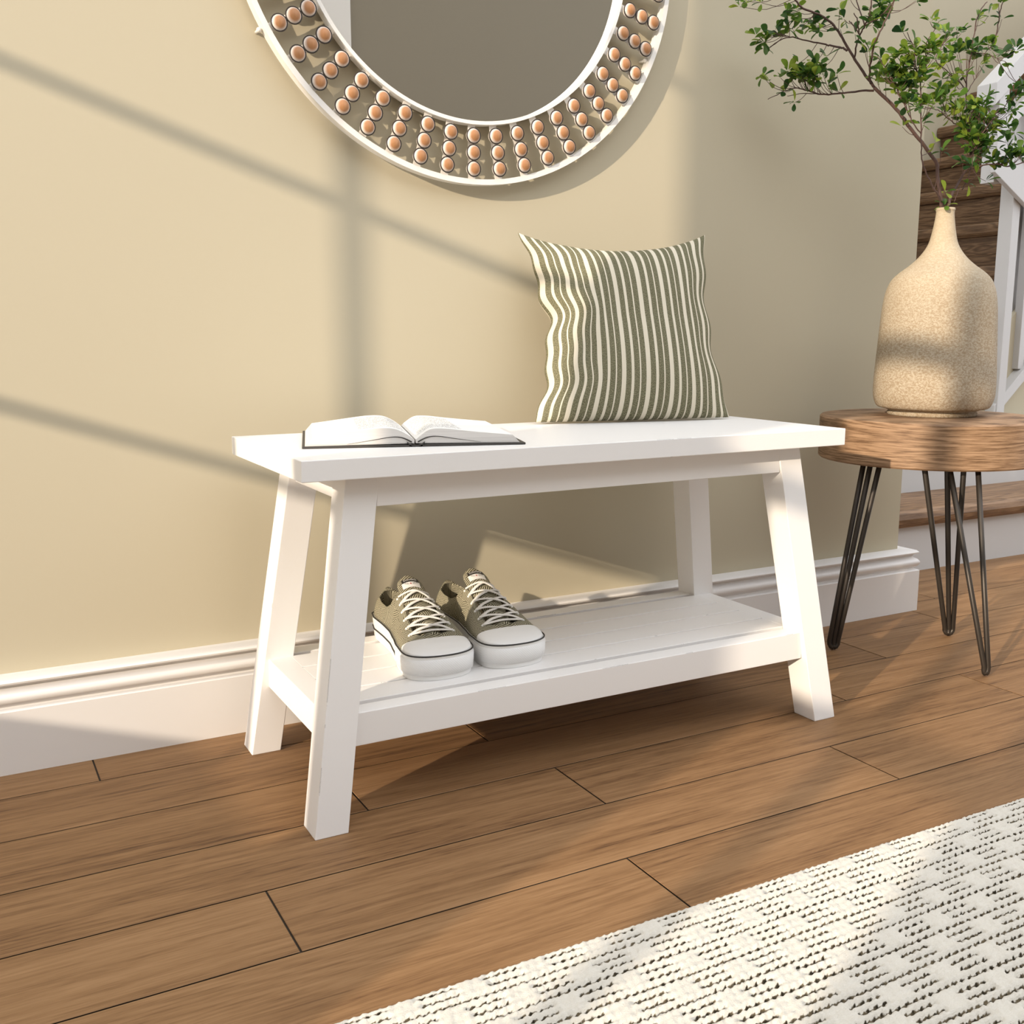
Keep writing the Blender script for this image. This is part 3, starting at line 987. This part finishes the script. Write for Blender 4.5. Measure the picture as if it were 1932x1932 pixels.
def book():
    O = Vector((.3847, -.2931, ZT))
    u = Vector((.9535, -.3014, 0))
    v = Vector((.3014, .9535, 0))
    root = empty('open_book', 'open hardback book with dark covers and printed pages, lying on the bench', 'book', O)
    Wd, H = .2845, .2200

    def P(a, b, z):
        return u * a + v * b + Vector((0, 0, z))

    def slab(name, a0, a1, b0, b1, z0, z1, mat):
        bm = bmesh.new()
        add_hexa(bm, [P(a0, b0, z0), P(a1, b0, z0), P(a1, b1, z0), P(a0, b1, z0), P(a0, b0, z1), P(a1, b0, z1), P(a1, b1, z1), P(a0, b1, z1)])
        return build(name, bm, mat, root, bevel=.0005)
    slab('cover', 0, .134, 0, H, .0003, .0028, 'book_cover')
    slab('cover', .1505, Wd, 0, H, .0003, .0028, 'book_cover')
    bm = bmesh.new()
    n = 8
    A = []
    for k in range(n + 1):
        t = k / n
        a = .131 + .0225 * t
        z = .0006 + .0042 * (abs(2 * t - 1) ** 2.2)
        A.append([bm.verts.new(P(a, b, z + dz)) for b in (0, H) for dz in (0, .0016)])
    for p, q in zip(A[:-1], A[1:]):
        bm.faces.new((p[0], p[2], q[2], q[0]))
        bm.faces.new((p[1], q[1], q[3], p[3]))
        bm.faces.new((p[0], q[0], q[1], p[1]))
        bm.faces.new((p[2], p[3], q[3], q[2]))
    build('spine', bm, 'book_cover', root)
    pb = .004

    def block(name, top, flip):
        """top: (a, z) profile of the page surface from the outer edge to the gutter"""
        bm = bmesh.new()
        uvl = bm.loops.layers.uv.new('UVMap')
        pts = [(p.x, p.z) for p in smooth_path([(a, 0, z) for a, z in top], 5)]
        bot = []
        a_out, a_in = pts[0][0], pts[-1][0]
        m = len(pts)
        rows = []
        for i, (a, z) in enumerate(pts):
            t = i / (m - 1)
            ab = (a_out - (.0095 if not flip else -.0095)) * (1 - t) + a_in * t
            rows.append([bm.verts.new(P(ab, pb, .0029 + .0012 * t)), bm.verts.new(P(a, pb, z)), bm.verts.new(P(a, H - pb, z)), bm.verts.new(P(ab, H - pb, .0029 + .0012 * t))])
        for i in range(m - 1):
            p, q = rows[i], rows[i + 1]
            for k in range(4):
                f = bm.faces.new((p[k], q[k], q[(k + 1) % 4], p[(k + 1) % 4]))
                f.material_index = 0 if k == 1 else 1
                if k == 1:
                    t0, t1 = i / (m - 1), (i + 1) / (m - 1)
                    for lp in f.loops:
                        tt = t0 if lp.vert in p else t1
                        bb = 0.0 if lp.vert in (p[1], q[1]) else 1.0
                        lp[uvl].uv = (1 - tt, bb)
        for e in (rows[0], rows[-1]):
            f = bm.faces.new(e)
            f.material_index = 1
        o = build(name, bm, ['book_text_page', 'book_page_edges'], root)
        return o
    L = [(.0130, .0138), (.040, .0172), (.070, .0212), (.095, .0238), (.115, .0230), (.130, .0165), (.1405, .0088)]
    R = [(.2680, .0128), (.235, .0160), (.205, .0192), (.180, .0222), (.162, .0218), (.150, .0150), (.1425, .0088)]
    block('page_block', L, False)
    block('page_block', R, True)

    # the loose upper leaves of each half, a hair above the block
    def sheet(top, dz, a1):
        bm = bmesh.new()
        pts = [(p.x, p.z) for p in smooth_path([(a, 0, z) for a, z in top], 5)]
        rows = [[bm.verts.new(P(a, b, z + dz + .0008 * math.sin(PI * i / (len(pts) - 1)))) for b in (pb - .0008, pb + .012)] for i, (a, z) in enumerate(pts)]
        rows2 = [[bm.verts.new(w.co + Vector((0, 0, -.0006))) for w in r] for r in rows]
        for i in range(len(pts) - 1):
            bm.faces.new((rows[i][0], rows[i + 1][0], rows[i + 1][1], rows[i][1]))
            bm.faces.new((rows2[i][0], rows2[i][1], rows2[i + 1][1], rows2[i + 1][0]))
            bm.faces.new((rows[i][0], rows2[i][0], rows2[i + 1][0], rows[i + 1][0]))
        return bm
    for top in (L, R):
        bm = bmesh.new()
        # dark tube standing in for shade between two signatures at the block's foot
        s = -1 if top is L else 1
        path = [(.141 + s * .004, .0060), (.141 + s * .016, .0115), (.141 + s * .030, .0125), (.141 + s * .055, .0088), (.141 + s * .085, .0046)]
        pp = smooth_path([P(a, pb - .0003, z) for a, z in path], 5)
        k = len(pp)
        add_tube(bm, pp, [.0009 - .0008 * i / (k - 1) for i in range(k)], 6)
        build('page_gap_shade', bm, 'book_cover', root, smooth=True)


book()

# ------------------------------------------------------------------ sneakers


def lerp_tab(tab, t):
    if tab is W_OUT and t > .82:
        return .0495 * max(0.0, 1 - ((t - .82) / .18) ** 3.2) ** .4545
    for (a, x), (b, y) in zip(tab[:-1], tab[1:]):
        if t <= b:
            k = (t - a) / (b - a)
            k = k * k * (3 - 2 * k) * .35 + k * .65
            return x + (y - x) * k
    return tab[-1][1]


SL = .257
W_OUT = [(0, .010), (.02, .021), (.06, .030), (.15, .0355), (.3, .0365), (.45, .0385), (.6, .0440), (.72, .0485), (.82, .0495), (.9, .0475), (.955, .0405), (.985, .029), (.995, .018), (1.0, .003)]
TOPZ = [(0, .070), (.12, .064), (.25, .063), (.33, .074), (.38, .087), (.45, .083), (.55, .072), (.65, .059), (.73, .0505), (.80, .0455), (.88, .0425), (.95, .0385), (.985, .0355), (1.0, .0335)]


def sole_outline(off=0.0, n=90):
    """closed outline (x across, t*SL along) of the sole, heel at 0"""
    R = []
    for i in range(n + 1):
        t = 0.5 - 0.5 * math.cos(PI * i / n)
        R.append((max(.001, lerp_tab(W_OUT, t) + off), -off + t * (SL + 2 * off)))
    pts = [(x - .006 * math.sin(PI * min(1, y / SL)) , y) for x, y in R]
    left = [(-x - .006 * math.sin(PI * min(1, y / SL)), y) for x, y in R[::-1]]
    return pts + left


def sneaker(label, origin, heading):
    root = empty('sneaker', label, 'shoe', origin, 'pair of sneakers on the bench shelf')
    root.rotation_euler = (0, 0, heading)     # local +y runs from heel to toe

    def spring(y):
        t = y / SL
        return .0 * t

    def band(name, z0, z1, o0, o1, mat, ys=None, steps=3):
        bm = bmesh.new()
        ol0 = sole_outline(o0)
        ol1 = sole_outline(o1)
        n = len(ol0)
        rings = []
        for s in range(steps + 1):
            k = s / steps
            rings.append([bm.verts.new((a[0] + (b[0] - a[0]) * k, a[1] + (b[1] - a[1]) * k, z0 + (z1 - z0) * k + spring(a[1]))) for a, b in zip(ol0, ol1)])
        for s in range(steps):
            for i in range(n):
                j = (i + 1) % n
                if ys and not (ys[0] <= (ol0[i][1] + ol0[j][1]) / 2 <= ys[1]):
                    continue
                bm.faces.new((rings[s][i], rings[s][j], rings[s + 1][j], rings[s + 1][i]))
        if ys is None:
            bm.faces.new(rings[0][::-1])
            bm.faces.new(rings[-1])
        else:
            for v in [v for v in bm.verts if not v.link_faces]:
                bm.verts.remove(v)
        return bm

    def zt(y):      # sole top
        return .0345
    o = build('sole', band('sole', .0004, .0340, -.0015, .0008, 'shoe_rubber'), 'shoe_rubber', root, smooth=True)
    md = o.modifiers.new('es', 'EDGE_SPLIT')
    md.split_angle = math.radians(50)
    bm = bmesh.new()
    rr_ = []
    for z, of in ((.0070, -.0010), (.0080, .0012), (.0180, .0019), (.0285, .0022), (.0295, .0004)):
        pts = [(x, y) for x, y in sole_outline(of) if y > .70 * SL]
        rr_.append([bm.verts.new((x, y, z)) for x, y in pts])
    for p, q in zip(rr_[:-1], rr_[1:]):
        for i in range(len(p) - 1):
            bm.faces.new((p[i], p[i + 1], q[i + 1], q[i]))
    build('toe_bumper', bm, 'shoe_bumper', root, smooth=True)
    # black piping line around the top of the sole, short stripe low on the sides
    ol = sole_outline(.0008)
    bm = bmesh.new()
    ring = [Vector((x, y, .0342 + spring(y))) for x, y in ol]
    add_tube(bm, ring + [ring[0]], .0011, 6, False)
    build('sole_piping', bm, 'shoe_black', root, smooth=True)
    for sgn in (1, -1):
        bm = bmesh.new()
        side = [Vector((x + (.0006 if sgn > 0 else -.0006), y, .0160)) for x, y in sole_outline(-.0004) if y < .70 * SL and y > .03 * SL and (x > -.003) == (sgn > 0)]
        side.sort(key=lambda p: p.y)
        add_tube(bm, side, .0012, 6)
        build('side_stripe', bm, 'shoe_black', root, smooth=True)

    # ---- upper
    NT_, NS = 60, 26

    def sect(t, k):
        """k in [-1, 1] around the arch from the left sole edge over the top to the right"""
        y = t * SL
        cx = -.006 * math.sin(PI * t)
        w = lerp_tab(W_OUT, t) - .0016
        h = lerp_tab(TOPZ, t) - .033
        a = abs(k)
        openw = 0.0
        ph = a * PI / 2
        ex = 0.72 if t < .72 else 0.80
        x = w * (math.sin(ph) ** (.60 if t < .6 else .62))
        z = h * (math.cos(ph) ** (.80 if t < .6 else .62))
        # walls of the ankle lean inward
        lean = max(0, 1 - t / .62)
        x = x - w * .20 * lean * (z / max(h, .001))
        return Vector((cx + (x if k > 0 else -x), y, .033 + z + spring(y)))

    def shell(t0, t1, k0, k1, nt, nk, inner=0.0):
        bm = bmesh.new()
        G = []
        for i in range(nt + 1):
            t = t0 + (t1 - t0) * i / nt
            G.append([bm.verts.new(sect(t, k0 + (k1 - k0) * j / nk)) for j in range(nk + 1)])
        for i in range(nt):
            for j in range(nk):
                bm.faces.new((G[i][j], G[i][j + 1], G[i + 1][j + 1], G[i + 1][j]))
        return bm
    # quarters: closed at the heel, open along the ankle and throat
    TC = .83
    bm = bmesh.new()
    uvl = bm.loops.layers.uv.new('UVMap')
    UVV = {}
    G = []
    for i in range(NT_ + 1):
        t = .004 + (TC - .004) * i / NT_
        if t < .34:
            gap = .50 * math.sin(min(1, (t) / .055) * PI / 2) ** .8
        elif t < .44:
            q = (t - .34) / .10
            gap = .50 + (.27 - .50) * (q * q * (3 - 2 * q))
        elif t < .76:
            gap = .27 + (.22 - .27) * (t - .44) / .32
        else:
            gap = .22 * max(0, 1 - (t - .76) / .02)
        row = []
        for s in (-1, 1):
            for j in range(NS + 1):
                a = 1 - (1 - gap) * j / NS if s < 0 else gap + (1 - gap) * j / NS
                row.append(bm.verts.new(sect(t, s * max(a, 1e-4))))
                UVV[row[-1]] = (s * a * .092 + .2, t * SL)
        G.append(row)
    for i in range(NT_):
        for j in range(2 * NS + 1):
            t = .004 + (TC - .004) * (i + .5) / NT_
            if j == NS and .02 < t < .77:
                continue
            try:
                bm.faces.new((G[i][j], G[i][j + 1], G[i + 1][j + 1], G[i + 1][j]))
            except ValueError:
                pass
    # heel cap
    bm.faces.new([v for v in G[0]][::-1])
    for f in bm.faces:
        for lp in f.loops:
            lp[uvl].uv = UVV[lp.vert]
    bmesh.ops.remove_doubles(bm, verts=bm.verts[:], dist=2e-5)
    o = build('upper', bm, 'shoe_canvas', root, smooth=True)
    md = o.modifiers.new('sol', 'SOLIDIFY')
    md.thickness = .0022
    md.offset = -1
    # toe cap
    o = build('toe_cap', shell(.815, .999, -1, 1, 18, 32), 'shoe_rubber', root, smooth=True)
    for v in o.data.vertices:
        t = v.co.y / SL
        v.co.z += .0012 * min(1, (t - .80) / .03)
    # tongue
    bm = bmesh.new()
    uvl = bm.loops.layers.uv.new('UVMap')
    rows = []
    tt = [(.78, .0460, .013), (.70, .0520, .016), (.60, .0645, .0175), (.50, .0775, .0185), (.42, .0890, .0195), (.36, .0985, .0200), (.325, .1030, .0165), (.318, .1030, .010)]
    for t, z, w in tt:
        rows.append([bm.verts.new((-.006 * math.sin(PI * t) + w * k, t * SL + .004 * k * k, z - .0075 * k * k + .0005)) for k in (-1, -.66, -.33, 0, .33, .66, 1)])
    for a, b in zip(rows[:-1], rows[1:]):
        for j in range(6):
            f = bm.faces.new((a[j], a[j + 1], b[j + 1], b[j]))
            for lp in f.loops:
                lp[uvl].uv = (lp.vert.co.x + .5, lp.vert.co.y * 1.3)
    tg = build('tongue', bm, 'shoe_canvas', root, smooth=True)
    md = tg.modifiers.new('sol', 'SOLIDIFY')
    md.thickness = .0035
    md.offset = 0
    md = tg.modifiers.new('sub', 'SUBSURF')
    md.levels = md.render_levels = 2
    # tongue label: black arched band over a white patch with a star
    y0, z0 = .385 * SL, .0962
    sl = math.atan2(.1045 - .0950, -(.36 - .42) * SL)

    def lab(bm, x0, x1, a0, a1, up):
        V = []
        for (x, a) in ((x0, a0), (x1, a0), (x1, a1), (x0, a1)):
            yy = y0 - a * math.cos(sl)
            zz = z0 + a * math.sin(sl) + up - .0075 * (x / .0195) ** 2
            V.append(bm.verts.new((x - .0056, yy, zz)))
        bm.faces.new(V)

    def strip(a0, a1, hw, up, n=10):
        bm = bmesh.new()
        for i in range(n):
            lab(bm, -hw + 2 * hw * i / n, -hw + 2 * hw * (i + 1) / n, a0, a1, up)
        bmesh.ops.remove_doubles(bm, verts=bm.verts[:], dist=1e-5)
        return bm
    lb = build('tongue_label', strip(-.010, .001, .0135, .0026), 'label_white', root)
    build('label_band', strip(.0005, .0065, .0125, .0030), 'shoe_black', lb)
    # lettering on the label: white on the band, dark with a star on the patch

    def text(body, size, a, mat, up):
        cu = bpy.data.curves.new('t', 'FONT')
        cu.body = body
        cu.size = size
        cu.align_x = 'CENTER'
        cu.align_y = 'CENTER'
        tmp = bpy.data.objects.new('t', cu)
        COL.objects.link(tmp)
        bpy.context.view_layer.update()
        me = bpy.data.meshes.new_from_object(tmp)
        bpy.data.objects.remove(tmp)
        for v in me.vertices:
            x, yy = -v.co.x, v.co.y
            al = a + yy
            v.co = Vector((x - .0056, y0 - al * math.cos(sl), z0 + al * math.sin(sl) + up - .0075 * (x / .0195) ** 2))
        me.name = 'lettering'
        return link('lettering', me, mat, lb)
    text('CONVERSE', .0040, .0034, 'label_white', .0036)
    text('ALL', .0040, -.0035, 'shoe_black', .0033).location.x = .0068
    text('STAR', .0040, -.0035, 'shoe_black', .0033).location.x = -.0073
    bm = bmesh.new()
    ring = []
    for k in range(10):
        r = .0019 if k % 2 == 0 else .0008
        a = PI / 2 + k * PI / 5
        al = -.0035 + r * math.sin(a)
        ring.append(bm.verts.new((r * math.cos(a) + .0006 - .0056, y0 - al * math.cos(sl), z0 + al * math.sin(sl) + .0033)))
    bm.faces.new(ring)
    build('star', bm, 'label_red', lb)
    # laces: crossing pairs over the throat
    bm = bmesh.new()
    ts = [.755, .69, .622, .555, .488, .425]

    def eye(t, s):
        p = sect(t, s * .34)
        return p + Vector((0, 0, .0015))

    def over(t):
        zz = None
        for (ta, za, wa), (tb, zb, wb) in zip(tt[:-1], tt[1:]):
            if tb <= t <= ta:
                zz = za + (zb - za) * (ta - t) / (ta - tb)
        return Vector((-.006 * math.sin(PI * t), t * SL, zz + .0045))
    p = [eye(ts[0], -1), over(ts[0]) + Vector((0, 0, -.0005)), eye(ts[0], 1)]
    add_tube(bm, smooth_path(p, 6), .0029, 8, True, .5)
    for a, b in zip(ts[:-1], ts[1:]):
        for s in (-1, 1):
            mid = over((a + b) / 2) + Vector((0, 0, .0006 if s > 0 else .0026))
            q = smooth_path([eye(a, s) + Vector((0, 0, -.001)), eye(a, s) * .55 + mid * .45 + Vector((0, 0, .0022)), mid, eye(b, -s) * .55 + mid * .45 + Vector((0, 0, .0022)), eye(b, -s) + Vector((0, 0, .0008))], 5)
            add_tube(bm, q, .0029, 8, True, .5)
    build('laces', bm, 'shoe_lace', root, smooth=True)
    em = None
    for t in ts:
        for s in (-1, 1):
            if em is None:
                bm = bmesh.new()
                add_ball(bm, (0, 0, 0), .0019, 8, 6)
                e = build('eyelet', bm, 'label_white', root, smooth=True)
                em = e
            else:
                e = em.copy()
                COL.objects.link(e)
                e.parent = root
            e.location = sect(t, s * .37)
    # insole inside the opening
    bm = bmesh.new()
    ol = [(x, y) for x, y in sole_outline(-.006) if y < .60 * SL]
    bm.faces.new([bm.verts.new((x, y, .040)) for x, y in ol])
    build('insole', bm, 'shoe_lining', root)
    return root


sneaker('left sneaker of the patterned pair, nearer the bench leg, on the shelf', (.577, -.0835, SHELF), PI + math.radians(-5.0))
sneaker('right sneaker of the patterned pair, with its dark shoe opening in view, on the shelf', (.678, -.0850, SHELF), PI + math.radians(-2.0))

# ------------------------------------------------------------------ rug


def rug():
    x0, x1, y1, y0 = -.15, 1.75, -.7555, -1.62
    dx, dy = .0028, .0017
    nx, ny = int((x1 - x0) / dx), int((y1 - y0) / dy)
    X = np.linspace(x0, x1, nx)
    Y = np.linspace(y1, y0, ny)
    gx, gy = np.meshgrid(X, Y)
    rs = np.random.RandomState(3)
    pitch = RUG_P                     # one ridge
    d = (y1 - gy)                     # distance from the edge
    wob = .0009 * np.sin(gx * 2 * np.pi / .0105 + np.floor(d / pitch) * 1.9) + .0007 * np.sin(gx * 23 + d * 40)
    dd = d + wob + .0043
    ridge = np.floor(dd / pitch).astype(int)
    ph = dd / pitch - ridge
    g = np.minimum(ph, 1 - ph) * 2    # 0 in the groove, 1 on the ridge
    # groove index: nearest groove
    gi = np.where(ph < .5, ridge, ridge + 1)
    kind = gi % 3                     # 0: groove that runs through; 1, 2: broken by tufts
    grp = gi // 3
    per, per_dash = RUG_D, .61
    offs = np.where(grp % 2 == 1, .0257, .0575)
    u = np.mod(gx - offs + np.where(kind == 2, -RUG_E, 0.0), per) / per
    u2 = u + .012 * np.sin(d * 300 + gx * 90)
    dash = np.where(kind == 0, 1.0, np.clip((np.minimum(u2, per_dash - u2)) / .03, 0, 1))
    strand = .5 + .5 * np.sin(gx * 2 * np.pi / .0105 + gi * 2.1 + d * 60)
    width = .36 + .08 * strand
    gap = np.clip((width - g) / .14, 0, 1) * dash
    dot = gap * np.clip((strand - .55) / .3, 0, 1)
    # faint seams between the yarn loops inside tufts
    h = .0085 * np.sqrt(np.clip(g, 0, 1) + .02)
    tuft = (1 - dash)
    h = h * (1 - tuft) + tuft * (.0070 + .0008 * np.sqrt(np.clip(g, 0, 1)) + .0004 * np.sin(gx * 2 * np.pi / .021 + gi * 1.3))
    h = h + .0009 * np.sin(gx * 2 * np.pi / .0085 + ridge * 2.2 + ph * 4) * np.clip(g, 0, 1) + rs.normal(0, .00018, h.shape)
    h = np.maximum(h, .0012)
    edge = np.clip(d / .004, 0, 1)
    h = h * (.55 + .45 * edge)
    V = np.stack([gx, gy + rs.normal(0, .0002, h.shape), h], -1).reshape(-1, 3)
    nV = len(V)
    idx = np.arange(nx * ny).reshape(ny, nx)
    F = np.stack([idx[1:, :-1], idx[1:, 1:], idx[:-1, 1:], idx[:-1, :-1]], -1).reshape(-1, 4)
    # border skirt down to the floor
    rim = np.concatenate([idx[0, :], idx[1:, -1], idx[-1, ::-1][1:], idx[::-1, 0][1:-1]])
    Vs = V[rim].copy()
    Vs[:, 2] = .0002
    ns = len(rim)
    sk = np.arange(ns) + nV
    F2 = np.stack([rim, np.roll(rim, -1), np.roll(sk, -1), sk], -1)
    V = np.concatenate([V, Vs])
    F = np.concatenate([F, F2])
    me = bpy.data.meshes.new('woven_rug')
    me.vertices.add(len(V))
    me.vertices.foreach_set('co', V.ravel().astype(np.float32))
    me.loops.add(F.size)
    me.loops.foreach_set('vertex_index', F.ravel().astype(np.int32))
    me.polygons.add(len(F))
    me.polygons.foreach_set('loop_start', (np.arange(len(F)) * 4).astype(np.int32))
    me.update(calc_edges=True)
    me.validate()
    a = me.attributes.new('gap', 'FLOAT', 'POINT')
    a.data.foreach_set('value', np.concatenate([gap.ravel(), np.zeros(ns)]).astype(np.float32))
    a = me.attributes.new('dot', 'FLOAT', 'POINT')
    a.data.foreach_set('value', np.concatenate([dot.ravel(), np.zeros(ns)]).astype(np.float32))
    o = link('woven_rug', me, 'rug_wool', None, True)
    tag(o, 'chunky cream woven rug with dark broken lines lying on the wood floor', 'rug')


RUG_P, RUG_D, RUG_E = .01077, .0672, .001
rug()

# ------------------------------------------------------------------ staircase


def stairs():
    t = empty('staircase', 'wooden staircase with white lower risers, turning up to the right behind the vase', 'staircase', (2.6, .8, 0))
    O = Vector((2.6, .8, 0))

    def b(name, x0, x1, y0, y1, z0, z1, mat, bevel=0.0):
        return box(name, x0 - O.x, x1 - O.x, y0 - O.y, y1 - O.y, z0, z1, mat, t, bevel=bevel)
    xl = 1.83
    # two steps that face the hall
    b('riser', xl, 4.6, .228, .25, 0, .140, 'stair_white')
    bm = bmesh.new()

    def tread(x0, x1, yf, yb, zt, th=.045):
        bm = bmesh.new()
        prof = [(yb, zt - th), (yf + .012, zt - th), (yf + .003, zt - th * .75), (yf, zt - th * .5), (yf + .003, zt - th * .2), (yf + .012, zt - .001), (yf + .02, zt), (yb, zt)]
        r = [[bm.verts.new((x - O.x, y - O.y, z)) for y, z in prof] for x in (x0, x1)]
        n = len(prof)
        for k in range(n):
            bm.faces.new((r[0][k], r[0][(k + 1) % n], r[1][(k + 1) % n], r[1][k]))
        bm.faces.new(r[0])
        bm.faces.new(r[1][::-1])
        build('tread', bm, 'tread_wood', t)
    tread(xl, 4.6, .199, .42, .166)
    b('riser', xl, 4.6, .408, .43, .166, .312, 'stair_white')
    b('landing', xl, 2.52, .385, YB - .003, .295, .336, 'tread_wood', .006)
    # flight that climbs to the right
    x0, z0, gx, gz = 3.503, 1.391, .1725, .148
    for k in range(-6, 6):
        X, Z = x0 + gx * k, z0 + gz * k
        prof = [(X + gx + .03, Z - .040), (X + .010, Z - .040), (X + .002, Z - .030), (X, Z - .016), (X + .003, Z - .004), (X + .010, Z), (X + gx + .03, Z)]
        bm = bmesh.new()
        r = [[bm.verts.new((x - O.x, y - O.y, z)) for x, z in prof] for y in (.55, YB - .003)]
        n = len(prof)
        for j in range(n):
            bm.faces.new((r[0][j], r[0][(j + 1) % n], r[1][(j + 1) % n], r[1][j]))
        bm.faces.new(r[0][::-1])
        bm.faces.new(r[1])
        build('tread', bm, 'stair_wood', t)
        # risers built of two boards
        hz = gz - .040
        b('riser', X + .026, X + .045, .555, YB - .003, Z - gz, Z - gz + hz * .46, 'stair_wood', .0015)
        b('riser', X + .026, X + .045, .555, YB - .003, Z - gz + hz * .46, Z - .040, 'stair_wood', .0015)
    # closed wall below the front of the flight
    bm = bmesh.new()
    P = [(2.5, 0.336), (4.6, .336), (4.6, 2.19), (x0 - 6 * gx, z0 - 6.2 * gz)]
    P = [(2.62, .312), (4.6, .312), (4.6, z0 + gz * (4.6 - x0) / gx - .17), (2.62, z0 + gz * (2.62 - x0) / gx - .17)]
    P = [(x, max(z, .312)) for x, z in P]
    r = [[bm.verts.new((x - O.x, y - O.y, z)) for x, z in P] for y in (.515, .53)]
    for j in range(4):
        bm.faces.new((r[0][j], r[0][(j + 1) % 4], r[1][(j + 1) % 4], r[1][j]))
    bm.faces.new(r[0][::-1])
    bm.faces.new(r[1])
    build('stringer_wall', bm, 'wall_paint', t)


stairs()


def railing():
    O = Vector((2.75, .5, .33))
    t = empty('stair_railing', 'white stair railing with square newel, balusters and sloping handrail', 'railing', O)
    sl = .148 / .1725

    def b(name, x0, x1, y0, y1, z0, z1, bevel=.0015):
        return box(name, x0, x1, y0, y1, z0, z1, 'stair_white', t, bevel, O)

    def sloped(name, x0, x1, y0, y1, zlo, zhi, s, bevel=.0015):
        bm = bmesh.new()
        dz = s * (x1 - x0)
        c = [(x0, y0, zlo), (x1, y0, zlo + dz), (x1, y1, zlo + dz), (x0, y1, zlo), (x0, y0, zhi), (x1, y0, zhi + dz), (x1, y1, zhi + dz), (x0, y1, zhi)]
        add_hexa(bm, [Vector(p) - O for p in c])
        return build(name, bm, 'stair_white', t, bevel=bevel)
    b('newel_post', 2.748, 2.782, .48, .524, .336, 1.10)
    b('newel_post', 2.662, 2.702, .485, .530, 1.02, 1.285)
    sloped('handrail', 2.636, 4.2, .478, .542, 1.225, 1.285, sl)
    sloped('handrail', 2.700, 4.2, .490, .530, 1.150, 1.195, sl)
    b('newel_post', 3.385, 3.435, .448, .494, .1665, .80)
    for x in (2.850, 2.925, 3.000, 3.075):
        zb = .355 + sl * (x - 2.75)
        b('baluster', x, x + .026, .495, .521, zb + .05, 1.20 + sl * (x - 2.65))
    sloped('shoe_rail', 2.74, 4.2, .483, .530, .345, .385, sl)
    sloped('fascia_panel', 2.634, 3.4, .462, .478, 1.043, 1.145, -.55)
    sloped('fascia_cap', 2.690, 3.4, .456, .482, 1.112, 1.135, -.50)
    bm = bmesh.new()
    xa, xb = 2.80, 4.2
    za, zb = .40, 1.20
    c = []
    for y in (.532, .545):
        c.append([(xa, y, za), (xb, y, za + sl * (xb - xa)), (xb, y, zb + sl * (xb - xa)), (xa, y, zb)])
    add_hexa(bm, [Vector(p) - O for p in c[0] + c[1]])
    build('back_panel', bm, 'stair_white', t)
    for px in (1868, 1906, 1936):
        P = at(px, 607, .53)
        bm = bmesh.new()
        add_box(bm, P.x - .010, P.x + .008, .520, .545, P.z - .011, P.z + .011)
        bmesh.ops.translate(bm, verts=bm.verts[:], vec=-O)
        build('rail_knob', bm, 'stair_wood', t, bevel=.006)


railing()

# ------------------------------------------------------------------ light
sun = bpy.data.lights.new('sun', 'SUN')
sun.energy = 4.8
sun.angle = math.radians(0.8)
sun.color = (1.0, 0.85, 0.67)
so = bpy.data.objects.new('sun', sun)
so.rotation_euler = Vector((1, SUN_S, -SUN_K)).to_track_quat('-Z', 'Y').to_euler()
so.location = (-3, -2, 2)
COL.objects.link(so)

w = bpy.data.worlds.new('sky')
w.use_nodes = True
nt = w.node_tree
bg = nt.nodes['Background']
bg.inputs[0].default_value = (0.97, 1.0, 1.05, 1)
tc = nt.nodes.new('ShaderNodeTexCoord')
dp = nt.nodes.new('ShaderNodeVectorMath')
dp.operation = 'DOT_PRODUCT'
dp.inputs[1].default_value = Vector((-.12, -.90, .42)).normalized()
nt.links.new(tc.outputs['Generated'], dp.inputs[0])
mr = nt.nodes.new('ShaderNodeMapRange')
for i, v_ in ((1, -1.0), (2, 1.0), (3, 0.76), (4, 2.68)):
    mr.inputs[i].default_value = v_
nt.links.new(dp.outputs['Value'], mr.inputs[0])
nt.links.new(mr.outputs[0], bg.inputs[1])
sc.world = w

sc.view_settings.view_transform = 'Standard'
sc.view_settings.look = 'None'
sc.view_settings.exposure = 0.0
sc.view_settings.gamma = 1.0
sc.view_settings.use_curve_mapping = False
sc.cycles.use_denoising = True
sc.cycles.max_bounces = 8
sc.cycles.diffuse_bounces = 4
